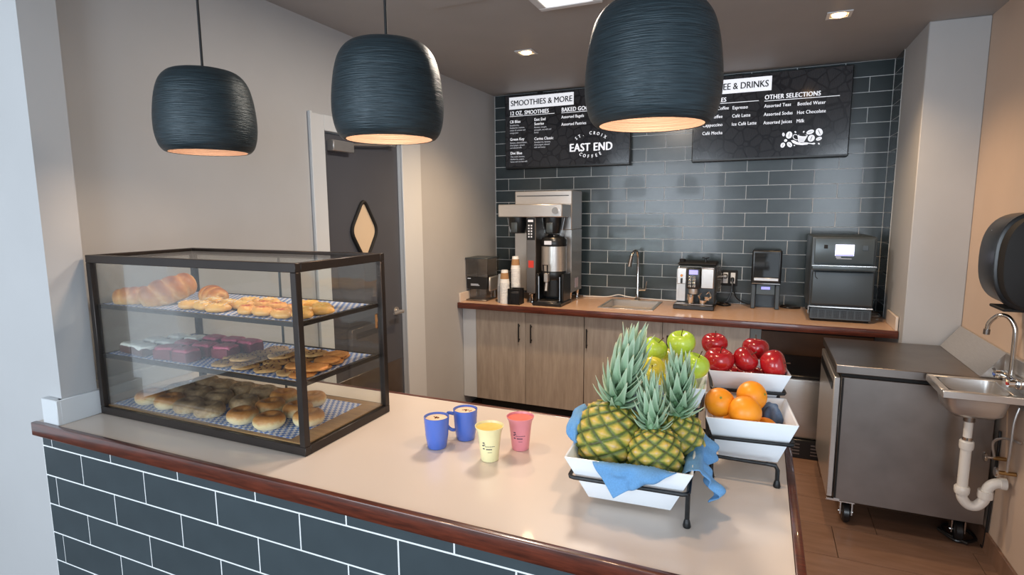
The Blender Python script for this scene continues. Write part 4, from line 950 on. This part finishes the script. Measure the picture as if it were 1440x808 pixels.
for i, (x, y) in enumerate([(-1.085, -3.565), (-1.008, -3.575), (-1.07, -3.495), (-.992, -3.50), (-1.04, -3.425), (-.955, -3.42)]):
    place('brownie', WC[i % 2][0], (x, y, mp_), WL[i], 'cake', 'white-frosted brownies', rnd.uniform(-.15, .15), 1, [('frosting', WC[i % 2][1])])
for i, (x, y) in enumerate([(-.885, -3.580), (-.795, -3.582), (-.895, -3.505), (-.805, -3.505), (-.715, -3.50), (-.87, -3.415), (-.785, -3.41), (-.70, -3.415)]):
    place('cake_slice', RC[i % 2][0], (x, y, mp_), RL[i], 'cake', 'red cake squares', rnd.uniform(-.15, .15), 1, [('frosting', RC[i % 2][1])])
def cookie(seed, mt):
    rr = random.Random(seed); a = rr.uniform(0, 6)
    def fn(u, v):
        r = math.cos(v)**.45*(1+.04*math.sin(5*u+a)+.02*math.sin(9*u))
        x, y = .041*r*math.cos(u), .041*r*math.sin(u)
        return (x, y, max(0, .007+.0065*math.sin(v)+(.0018*math.sin(x*330+a)*math.sin(y*300+a) if v > 0 else 0))), .5
    return blob(MB(), fn, 26, 10).mesh('cookie', mt, ang=80)
chip = MB()
for i in range(9):
    a = i*2.4; r = .008+.0028*i; chip.box(r*math.cos(a)-.003, r*math.cos(a)+.003, r*math.sin(a)-.002, r*math.sin(a)+.002, .0125, .0155, bev=.0008)
chipm = chip.mesh('chocolate_chip', M['choc'])
CKM = [cookie(1, M['cookie']), cookie(2, M['cookie']), cookie(3, M['cookie2']), cookie(4, M['cookie2'])]
ck = []
for r_, (y, xs) in enumerate([(-3.572, (-.632, -.545, -.455, -.365)), (-3.505, (-.66, -.575, -.487, -.40)), (-3.44, (-.62, -.53, -.445)), (-3.375, (-.62, -.53, -.44))]):
    for x in xs: ck.append((x, y, 0, 0))
for x, y in ((-.59, -3.54), (-.50, -3.475), (-.42, -3.41)): ck.append((x, y, .013, 0))
for x, y, z in ((-.315, -3.575, 0), (-.325, -3.50, 0), (-.335, -3.43, 0), (-.36, -3.372, 0), (-.300, -3.54, .013), (-.325, -3.46, .013), (-.36, -3.54, .013), (-.345, -3.395, .013)): ck.append((x, y, z, 1))
CL = [rowlabels([t for t in ck if t[3] == q], f, (-4, -3.555, -3.525, -3.485, -3.465, -3.425, -3.40, -3), ('front row', 'layer resting on the front rows', 'second row', 'upper layer in the middle', 'third row', 'upper layer near the back', 'back row')) for q, f in enumerate(('pale chip cookie, %s from left in the %s', 'golden orange cookie, %s from left in the %s'))]
for i, (x, y, z, g) in enumerate(ck):
    gold = g == 1
    place('cookie', CKM[2+i % 2] if gold else CKM[i % 2], (x, y, mp_+z), CL[g].pop(0), 'cookie', 'golden cookies' if gold else 'pale chip cookies', rnd.uniform(0, 6), .98, () if gold else [('chocolate_chips', chipm)])
# bagels
def bagel(seed, mt, hole=.010):
    rr = random.Random(seed); a = rr.uniform(0, 6)
    def fn(u, v): return None
    m = MB(); lay = m.bm.verts.layers.float.new('c'); n, k = 36, 18; V = []
    for i in range(n):
        u = 2*PI*i/n; row = []
        for j in range(k):
            t = 2*PI*j/k; rr_ = .0265+.0195*math.cos(t)*(1+.05*math.sin(3*u+a)); z = .020+.0205*math.sin(t)*(1+.05*math.sin(2*u+a))
            v = m.bm.verts.new((rr_*math.cos(u), rr_*math.sin(u), max(0, z)))
            v[lay] = max(0, min(1, .5+.5*math.sin(t)+.06*math.sin(4*u+a))); row.append(v)
        V.append(row)
    for i in range(n):
        for j in range(k): m.bm.faces.new((V[i][j], V[(i+1) % n][j], V[(i+1) % n][(j+1) % k], V[i][(j+1) % k]))
    return m.mesh('bagel', mt, ang=80)
BG = [bagel(1, M['bagel']), bagel(2, M['bagel']), bagel(3, M['bagel_s']), bagel(4, M['bagel_s'])]
bz = CZ0+.0325
bl = [(-1.035, -3.555, 0, 'p'), (-.925, -3.562, 0, 'p'), (-1.01, -3.46, 0, 's'), (-.825, -3.565, 0, 's'), (-1.00, -3.365, 0, 's'), (-.905, -3.470, 0, 's'), (-.725, -3.568, 0, 's'), (-.90, -3.375, 0, 's'), (-.80, -3.470, 0, 's'), (-.795, -3.375, 0, 's'),
      (-.580, -3.566, 0, 'g'), (-.675, -3.475, 0, 's'), (-.465, -3.568, 0, 'g'), (-.565, -3.470, 0, 'g'), (-.60, -3.375, 0, 'g'), (-.372, -3.500, 0, 'g'), (-.46, -3.455, 0, 'g'), (-.49, -3.36, 0, 'g'), (-.695, -3.375, 0, 's')]
BL = {q: rowlabels([t for t in bl if t[3] == q], f, (-4, -3.52, -3.42, -3), ('front row', 'middle row', 'back row')) for q, f in (('p', 'pale bagel at left of the bottom shelf, %s in the %s'), ('s', 'dark seeded bagel, %s from left in the %s'), ('g', 'plain golden bagel, %s from left in the %s'))}
for i, (x, y, z, g) in enumerate(bl):
    lab = BL[g].pop(0)
    place('bagel', BG[(0 if g in 'pg' else 2)+i % 2], (x, y, bz+z), lab, 'bagel', {'p': 'pale left bagels', 's': 'seeded bagels', 'g': 'plain golden bagels'}[g], rnd.uniform(0, 6), 1.04)

# ================================================================ CUPS ON THE COUNTER
def mug(x, y, label, ha):
    t = thing('mug', label, 'mug', (x, y, CT), 'blue mugs of latte')
    h = .094
    MB().lathe([(0, CT+.001), (.026, CT+.001), (.0285, CT+.004), (.0335, CT+.04), (.037, CT+h), (.0345, CT+h), (.0335, CT+h-.01), (.0325, CT+.05), (0, CT+.05)], (x, y, 0), 40, cap=False).put('body', M['mug'], t, ang=50)
    MB().lathe([(.0338, CT+h-.008), (.031, CT+h-.005), (0, CT+h-.004)], (x, y, 0), 36, cap=False).put('latte_foam', M['foam'], t, ang=80)
    m = MB()
    for i in range(14):
        a = rnd.uniform(0, 6.28); r = abs(rnd.gauss(0, .010)); m.box(x+r*math.cos(a)-.002, x+r*math.cos(a)+.002, y+.6*r*math.sin(a)-.0015, y+.6*r*math.sin(a)+.0015, CT+h-.0045, CT+h-.0034)
    c = m.put('cinnamon_dust', M['cinn'], t); c['kind'] = 'stuff'
    dx, dy = math.cos(ha), math.sin(ha)
    P = [(.035, .078), (.052, .080), (.060, .062), (.056, .040), (.044, .028), (.032, .027)]
    MB().tube([(x+dx*r, y+dy*r, CT+z) for r, z in P], .0052, 10, smooth_pts=4).put('handle', M['mug'], t)
mug(.048, -3.432, 'front-left cobalt blue mug of foamy latte dusted with cinnamon', 2.3)
mug(.096, -3.344, 'cobalt blue mug of latte behind, handle showing at its left', 3.5)
def smoothie(x, y, label, cupm_, sm):
    t = thing('smoothie_cup', label, 'cup', (x, y, CT), 'smoothie cups'); h = .098
    MB().lathe([(0, CT+.001), (.0245, CT+.001), (.025, CT+.003), (.0318, CT+.07), (.0345, CT+.085), (.0395, CT+h-.003), (.0405, CT+h), (.0385, CT+h), (.036, CT+h-.008)], (x, y, 0), 40, cap=False).put('body', M[cupm_], t, ang=60)
    MB().lathe([(.0372, CT+h-.006), (0, CT+h-.005)], (x, y, 0), 36, cap=False).put('smoothie', M[sm], t)
    m = MB()
    def mark(a0, a1, z, th=.0018):
        n = 5; r = .0252+(z-.003)*.1015+.0004
        P = [(x+r*math.cos(a0+(a1-a0)*i/n), y+r*math.sin(a0+(a1-a0)*i/n), CT+z) for i in range(n+1)]; m.tube(P, th/2, 4)
    fa = math.atan2(CAMLOC.y-y, CAMLOC.x-x)-.55
    for a in (-.32, -.16, .0, .16, .32, .48): mark(fa+a+.42, fa+a+.52, .048)
    for a in (-.2, -.06, .08, .22): mark(fa+a+.42, fa+a+.52, .040, .003)
    mark(fa+.35, fa+.75, .031, .001)
    mark(fa-.1, fa+.08, .058, .003); mark(fa-.16, fa+.0, .050, .003); mark(fa-.12, fa+.05, .041, .003); mark(fa-.02, fa+.14, .053, .002)
    m.put('printed_logo', M['print'], t)
smoothie(.227, -3.447, 'pale yellow smoothie cup with small dark logo in front of the mugs', 'ycup', 'ysm')
smoothie(.278, -3.347, 'pink smoothie cup with small dark logo, behind the yellow one', 'pcup', 'psm')

# ================================================================ FRUIT BOWLS
def bowl(label, cx, cy, zt, hr, hb, h, rz):
    """square melamine bowl: outer half-width hr at the rim, hb at the foot"""
    t = .005; zb = zt-h
    m = MB(); bm = m.bm
    def sq(hw, z): return [bm.verts.new((a*hw, b*hw, z)) for a, b in ((-1, -1), (1, -1), (1, 1), (-1, 1))]
    r = [sq(hb, 0), sq(hr, h), sq(hr-t, h), sq(hb-t, t)]
    bm.faces.new(list(reversed(r[0])))
    for A, C in zip(r[:-1], r[1:]):
        for i in range(4): bm.faces.new((A[i], A[(i+1) % 4], C[(i+1) % 4], C[i]))
    bm.faces.new(r[3])
    bmesh.ops.bevel(bm, geom=[e for e in bm.edges], offset=.0016, segments=2, affect='EDGES', profile=.5)
    o = m.put('serving_bowl', M['white'], loc=(0, 0, 0)); o.location = (cx, cy, zb); o.rotation_euler = (0, 0, rz)
    return tag(o, label, 'bowl', 'square white fruit bowls')
b1 = bowl('large square white bowl holding the pineapples', .635, -3.472, 1.097, .142, .094, .113, .06)
b2 = bowl('square white bowl holding oranges above the counter end', .882, -3.212, 1.132, .1085, .070, .116, .10)
b3 = bowl('square white bowl of red apples, the farther right bowl', .868, -3.015, 1.202, .1085, .072, .100, .12)
b4 = bowl('square white bowl of green apples behind the pineapples', .672, -3.225, 1.202, .1055, .070, .100, .06)

def stand(label, items, feet, posts):
    t = thing('wire_stand', label, 'stand', feet[0][0], 'black wire tier stands')
    for cx, cy, z, hw, rz in items:
        c, s = math.cos(rz), math.sin(rz)
        P = []
        for a, b in ((-1, -1), (1, -1), (1, 1), (-1, 1)):
            P.append((a*hw, b*hw))
        # rounded corners
        Q = []
        for i in range(4):
            p = Vector(P[i]); u = (Vector(P[i-1])-p).normalized()*.012; v = (Vector(P[(i+1) % 4])-p).normalized()*.012
            Q += [p+u, p+(u+v)*.3, p+v]
        MB().tube([(cx+p.x*c-p.y*s, cy+p.x*s+p.y*c, z) for p in Q], .0048, 8, closed=True).put('bowl_ring', M['wire'], t)
    for f in feet: MB().tube(f, .0052, 8).lathe([(.008, CT+.0005), (.009, CT+.004), (.007, CT+.014), (.005, CT+.02)], (f[0][0], f[0][1], 0), 12).put('leg', M['wire'], t)
    for p in posts: MB().tube(p, .0048, 8, smooth_pts=3).put('cross_bar', M['wire'], t)
    return t
stand('black wire stand under the pineapple bowl with its rear tier of green apples',
      [(.635, -3.472, 1.046, .1325, .06), (.672, -3.225, 1.142, .095, .06)],
      [[(.774, -3.592, CT+.001), (.774, -3.592, 1.046)], [(.500, -3.352, CT+.001), (.500, -3.352, 1.046)], [(.755, -3.315, CT+.001), (.760, -3.322, 1.142)], [(.582, -3.325, CT+.001), (.582, -3.325, 1.142)]],
      [[(.759, -3.335, 1.046), (.760, -3.322, 1.09), (.762, -3.318, 1.142)], [(.496, -3.351, 1.046), (.53, -3.335, 1.06), (.582, -3.325, 1.09)]])
stand('black wire stand under the orange bowl with its rear tier of red apples',
      [(.882, -3.212, 1.078, .101, .10), (.868, -3.015, 1.145, .097, .12)],
      [[(.958, -3.318, CT+.001), (.958, -3.318, 1.015), (.952, -3.318, 1.026), (.93, -3.32, 1.028)], [(.803, -3.325, CT+.001), (.803, -3.325, 1.078)], [(.800, -3.095, CT+.001), (.800, -3.10, 1.145)], [(.958, -3.09, CT+.001), (.958, -3.085, 1.145)]],
      [[(.803, -3.325, 1.030), (.88, -3.322, 1.028), (.945, -3.319, 1.027)]])

def apple_mesh(name, mt, r, squash=.9, seed=0, taper=.0):
    rr = random.Random(seed); a = rr.uniform(0, 6)
    def fn(u, v):
        s = math.sin(v); c = math.cos(v)
        k = 1+.025*math.sin(5*u+a)*max(0, -s)+.02*math.sin(2*u+a)
        rad = r*(c**.85)*k*(1+.10*s+taper*s)
        z = r*squash*s-(.30*r*math.exp(-(c/.30)**2) if s > 0 else -.18*r*math.exp(-(c/.26)**2))
        return (rad*math.cos(u), rad*math.sin(u), z), .5
    return blob(MB(), fn, 30, 26).mesh(name, mt, ang=80)
stm = MB().tube([(0, 0, .016), (.001, 0, .030), (.004, .001, .043)], [.0012, .0011, .0018], 6).mesh('stem', M['stem'])
GA = [apple_mesh('apple', M['gapple'], .0375, .9, 1), apple_mesh('apple', M['gapple'], .036, .92, 2), apple_mesh('apple', M['yapple'], .035, .92, 3)]
RA = [apple_mesh('apple', M['rapple'], .0395, .88, i+4) for i in range(3)]
def fruit(name, me, loc, label, grp, rot=(0, 0, 0), sc=1., stem=True):
    o = bpy.data.objects.new(name, me); COL.objects.link(o); o.location = loc; o.rotation_euler = rot; o.scale = (sc,)*3; tag(o, label, name, grp)
    if stem:
        k = bpy.data.objects.new('stem', stm); COL.objects.link(k); k.parent = o
    return o
g = 'green and yellow apples'
fruit('apple', GA[0], (.704, -3.205, 1.290), 'bright green apple on the very top of the green apple pile', g, (.25, 0, 0))
fruit('apple', GA[1], (.632, -3.215, 1.268), 'large yellow-green apple at the upper left of the green pile', g, (.2, .5, .3))
fruit('apple', GA[1], (.747, -3.255, 1.243), 'shiny green apple at the right of the green pile', g, (.3, .2, 1), 1.03)
fruit('apple', GA[2], (.640, -3.275, 1.228), 'yellow apple with its stem hollow facing forward left', g, (1.1, -.35, .2), .95)
fruit('apple', GA[2], (.682, -3.165, 1.234), 'yellow-green apple half hidden in the centre of the green pile', g, (.2, 0, 0), .95)
for x, y, c in ((.720, -3.268, 'front right'), (.640, -3.195, 'left')):
    fruit('apple', GA[2], (x, y+.0, 1.168), 'yellow apple low in the green apple bowl, %s' % c, g, (.3, .2, 0), .93)
fruit('apple', GA[0], (.715, -3.190, 1.17), 'green apple lowest at the back right of the green pile', g, (.1, .3, 0), .88)
g = 'red apples'
fruit('apple', RA[0], (.798, -3.092, 1.222), 'dark red apple at the front left of the red pile', g, (.15, .1, 0), 1.04)
fruit('apple', RA[1], (.778, -3.002, 1.250), 'red apple with stem up at the back left of the red pile', g, (.1, -.1, 1), .95)
fruit('apple', RA[2], (.867, -3.060, 1.224), 'red apple in the middle of the front row', g, (.4, .7, .5), .93)
fruit('apple', RA[0], (.893, -2.978, 1.240), 'red apple with upright stem at the back right of the pile', g, (.1, .1, 2), .97)
fruit('apple', RA[1], (.942, -3.060, 1.218), 'mottled red apple at the front right with stem end turned right', g, (.2, 1.3, .1), 1.03)
for x, y, c in ((.835, -3.055, 'left'), (.905, -3.055, 'right'), (.830, -2.98, 'rear left'), (.90, -2.975, 'rear right')):
    fruit('apple', RA[2], (x, y, 1.152), 'red apple buried low in the red apple bowl, %s' % c, g, (.2, .3, 1), .90)
def orange_mesh(r, seed):
    rr = random.Random(seed); a = rr.uniform(0, 6)
    def fn(u, v):
        k = 1+.012*math.sin(3*u+a); s = math.sin(v)
        return (r*k*math.cos(v)*math.cos(u), r*k*math.cos(v)*math.sin(u), r*.97*s-(.05*r*math.exp(-((1-s)/.02)) if s > 0 else 0)), .5
    return blob(MB(), fn, 32, 24).mesh('orange', M['orange'], ang=80)
OR = [orange_mesh(.0385, 1), orange_mesh(.041, 2)]
scar = MB().lathe([(.003, .0345), (.0028, .037), (0, .0372)], n=10).mesh('stem', mat('orange_stem', '#7d8a3c', .8))
g = 'oranges'
def orange(loc, label, k, rot=(0, 0, 0), sc=1.):
    o = bpy.data.objects.new('orange', OR[k]); COL.objects.link(o); o.location = loc; o.rotation_euler = rot; o.scale = (sc,)*3; tag(o, label, 'orange', g)
    q = bpy.data.objects.new('stem_scar', scar); COL.objects.link(q); q.parent = o
orange((.812, -3.247, 1.148), 'bright orange at the left of the orange bowl', 0, (.9, .2, 0))
orange((.876, -3.268, 1.137), 'large reddish orange in the front middle of the bowl', 1, (2.2, .3, 0))
orange((.890, -3.190, 1.158), 'orange at the back of the orange bowl', 0, (.4, 1.2, 0), 1.03)
orange((.845, -3.235, 1.064), 'orange lying low at the left of the orange bowl', 0, (1, 0, 0), .98)
orange((.925, -3.232, 1.078), 'orange lying low at the right beside the napkin', 0, (1, 1, 0), .95)
orange((.855, -3.165, 1.070), 'orange lying low at the back left of the orange bowl', 0, (1, 1, 0), .95)

# pineapples
def pine_mesh(seed, r=.068, hh=.088):
    rr = random.Random(seed); NU, NV = 120, 84; na = 8; ph = rr.uniform(0, 1)
    def fn(u, v):
        s = math.sin(v); cz = math.cos(v)
        rad = r*cz**.62*(1-.06*s)
        z = hh*s
        # diamond cells in a spiral lattice
        A = u/(2*PI)*na; Hh = (v/PI+.5)*6.0
        p, q = (A+Hh+ph), (A-Hh)
        fp, fq = p-math.floor(p)-.5, q-math.floor(q)-.5
        d = max(abs(fp), abs(fq))*2
        e = math.hypot(fp, fq)
        bump = .0065*(1-d**4)+.0045*math.exp(-(e/.10)**2)
        fade = min(1, cz*2.2)
        rad += bump*fade; z += bump*s*.3
        c = d if e > .10 else .6*e
        c += .32*(math.sin(math.floor(p)*12.9898+math.floor(q)*78.233)*43758.5453 % 1-.5)*(1-d*.6)
        return (rad*math.cos(u), rad*math.sin(u), z), max(0, min(1, c+rr.uniform(-.04, .04)))
    return blob(MB(), fn, NU, NV).mesh('body', M['pine'], ang=80)
def leaf_mesh(L, W, curl, seed):
    m = MB(); lay = m.bm.verts.layers.float.new('c'); n = 9; rows = []
    for i in range(n+1):
        t = i/n; w_ = W*(1-t)**.75*(1+.25*math.sin(PI*min(1, t*2)))+.0003; th = curl*t*t
        x = L*t*math.cos(th*.5)-0; z = L*t; 
        y = curl*L*t*t
        row = []
        for k, (a, dep) in enumerate(((-1, .55), (-.5, .14), (0, 0), (.5, .14), (1, .55))):
            v = m.bm.verts.new((a*w_, y-dep*w_*.9, z*(1-.15*abs(curl)*t))); v[lay] = min(1, .25+.5*t+.2*abs(a)); row.append(v)
        rows.append(row)
    for A, C in zip(rows[:-1], rows[1:]):
        for k in range(4): m.bm.faces.new((A[k], A[k+1], C[k+1], C[k]))
    me = m.mesh('leaf', M['leaf'], ang=80)
    return me
def thicken(me, d):
    bm = bmesh.new(); bm.from_mesh(me); bmesh.ops.recalc_face_normals(bm, faces=bm.faces)
    r = bmesh.ops.solidify(bm, geom=bm.faces[:], thickness=d); bm.to_mesh(me); bm.free(); return me
PB = [pine_mesh(1), pine_mesh(2), pine_mesh(3)]
LV = [thicken(leaf_mesh(.085, w_, c, i), .0010) for i, (c, w_) in enumerate(((.30, .0125), (.28, .0145), (.14, .0145), (-.02, .012)))]
def pineapple(loc, rot, label, k, sc, crown, nleaf, seed, bs=(1, 1, 1)):
    t = thing('pineapple', label, 'pineapple', loc, 'pineapples'); t.rotation_euler = rot; rr = random.Random(seed)
    b = bpy.data.objects.new('body', PB[k]); COL.objects.link(b); b.parent = t; b.scale = (sc*bs[0], sc*bs[1], sc*bs[2])
    top = .082*sc*bs[2]
    m = MB().lathe([(.02, top-.01), (.017, top+.02*crown), (.010, top+.09*crown), (.002, top+.13*crown)], n=12)
    me = m.mesh('crown_core', M['leaf']); o = bpy.data.objects.new('crown_core', me); COL.objects.link(o); o.parent = t
    for i in range(nleaf):
        f = i/(nleaf-1)                       # 0 bottom .. 1 top
        a = i*2.39996+rr.uniform(-.15, .15)
        h = top+(.002+.125*f**1.15)*crown
        tilt = (1.38-1.12*f**.8)+rr.uniform(-.13, .13)
        mi = 0 if f < .30 else 1 if f < .62 else 2 if f < .88 else 3
        ln = (.70+.36*math.sin(PI*min(1, f*.60+.05)))*crown*rr.uniform(.88, 1.12)
        o = bpy.data.objects.new('leaf', LV[mi]); COL.objects.link(o); o.parent = t
        rad = .013*(1-f)+.003
        # leaf grows along +z, curls towards +y (outward-up).  tilt outwards about x, then spin
        mm = Matrix.Translation((0, 0, h)) @ Matrix.Rotation(a, 4, 'Z') @ Matrix.Translation((0, -rad, 0)) @ Matrix.Rotation(tilt, 4, 'X') @ Matrix.Diagonal((ln*.95, ln, ln, 1))
        o.matrix_local = mm
    return t
pineapple((.575, -3.490, 1.113), (-.16, .20, 0), 'big pineapple on the left with the tallest leafy crown', 0, 1.04, 1.02, 60, 3, (1.06, 1.06, .84))
pineapple((.690, -3.520, 1.090), (-.22, .10, 1), 'smaller pineapple in front at the right of the bowl', 1, .84, .68, 50, 5, (1.05, 1.05, .85))
pineapple((.728, -3.420, 1.100), (-.06, -.16, 2), 'pineapple half hidden behind the front right one', 2, .86, .86, 50, 8, (1, 1, .92))

# napkins
def drape(name, label, cx, cy, zt, hr, hb, h, rz, half, ang, seed, mt, shift=(0, 0), n=72, floor_lift=.012, amp=.012):
    m = MB(); bm = m.bm; V = {}; rr = random.Random(seed); ph = [rr.uniform(0, 6) for _ in range(6)]
    ca, sa = math.cos(ang), math.sin(ang)
    for i in range(n+1):
        for j in range(n+1):
            a = (-1+2*i/n)*half; b = (-1+2*j/n)*half
            x, y = a*ca-b*sa+shift[0], a*sa+b*ca+shift[1]
            mx = max(abs(x), abs(y)); wv = amp*(.8*math.sin(31*x+ph[0]+9*y)+.6*math.sin(37*y+ph[1]-13*x)+.35*math.sin(75*(x+y)+ph[2])+.3*math.sin(95*(x-y)+ph[4]))
            Rm = hr+.004
            if mx < Rm:
                t = max(0, (mx-(hb-.02))/(Rm-(hb-.02))); z = floor_lift+(h-floor_lift)*t**1.0
                px_, py_ = x, y
                k = 1-.045*(1-t) if t > .05 else 1
                z += .35*wv*(1-t*.6)+.003
                lim = hb-.006+(hr-hb)*max(0, (z-.004))/h-.006
                if max(abs(px_), abs(py_)) > lim and t < .97:
                    s = lim/max(abs(px_), abs(py_)); px_ *= s; py_ *= s
                z = max(z, floor_lift)
            else:
                e = mx-Rm; s = Rm/mx
                nx, ny = (math.copysign(1, x), 0) if abs(x) > abs(y) else (0, math.copysign(1, y))
                out = .004+.10*e+max(0, wv*1.1)*min(1, e/.03)+.006*math.sin(PI*min(1, e/.03))
                other = (y if abs(x) > abs(y) else x)
                if abs(x) > abs(y): px_, py_ = nx*(Rm+out), y*(1-.25*e/Rm)
                else: px_, py_ = x*(1-.25*e/Rm), ny*(Rm+out)
                z = h+.006-e*.97+.002*math.sin(40*other+ph[3])
            V[i, j] = bm.verts.new((px_, py_, z))
    for i in range(n):
        for j in range(n): bm.faces.new((V[i, j], V[i+1, j], V[i+1, j+1], V[i, j+1]))
    for _ in range(3): bmesh.ops.smooth_vert(bm, verts=bm.verts, factor=.35, use_axis_x=True, use_axis_y=True, use_axis_z=True)
    o = m.put(name, mt, loc=(0, 0, 0), ang=80); o.location = (cx, cy, zt-h); o.rotation_euler = (0, 0, rz)
    sd = o.modifiers.new('thickness', 'SOLIDIFY'); sd.thickness = .0016; sd.offset = 1
    tag(o, label, 'napkin', 'folded blue napkins'); return o
drape('napkin', 'bright blue napkin draped over the pineapple bowl, corners hanging', .635, -3.472, 1.097, .142, .094, .113, .06, .167, R(30.5), 4, M['cloth'], (.030, .0), amp=.024)
def crumple(name, label, cx, cy, z, sx, sy, sz, seed, mt, rz=0.):
    rr = random.Random(seed); ph = [rr.uniform(0, 6) for _ in range(8)]
    def fn(u, v):
        c, s = math.cos(u), math.sin(u); r = math.cos(v)**.6
        k = 1+.14*math.sin(3*u+ph[0]+2*v)+.09*math.sin(6*u+ph[1])+.05*math.sin(9*u+4*v+ph[2])
        return (sx*r*k*c, sy*r*k*s, sz*(math.sin(v)+.12*math.sin(4*u+ph[3])*math.cos(v)+.2*math.sin(2*u+ph[4])*math.cos(v))), .5
    o = blob(MB(), fn, 44, 26).put(name, mt, loc=(0, 0, 0), ang=80); o.location = (cx, cy, z); o.rotation_euler = (0, 0, rz)
    tag(o, label, 'napkin', 'folded blue napkins'); return o
crumple('napkin', 'puffed roll of blue napkin at the left side of the pineapple bowl', .492, -3.462, 1.118, .026, .075, .036, 3, M['cloth'], .1)
crumple('napkin', 'slate blue napkin tucked at the right of the oranges', .942, -3.168, 1.098, .024, .036, .036, 5, M['cloth2'], .2)
crumple('napkin', 'slate blue napkin between the large pineapple and the green apples', .628, -3.372, 1.13, .055, .026, .07, 6, M['cloth2'], .1)
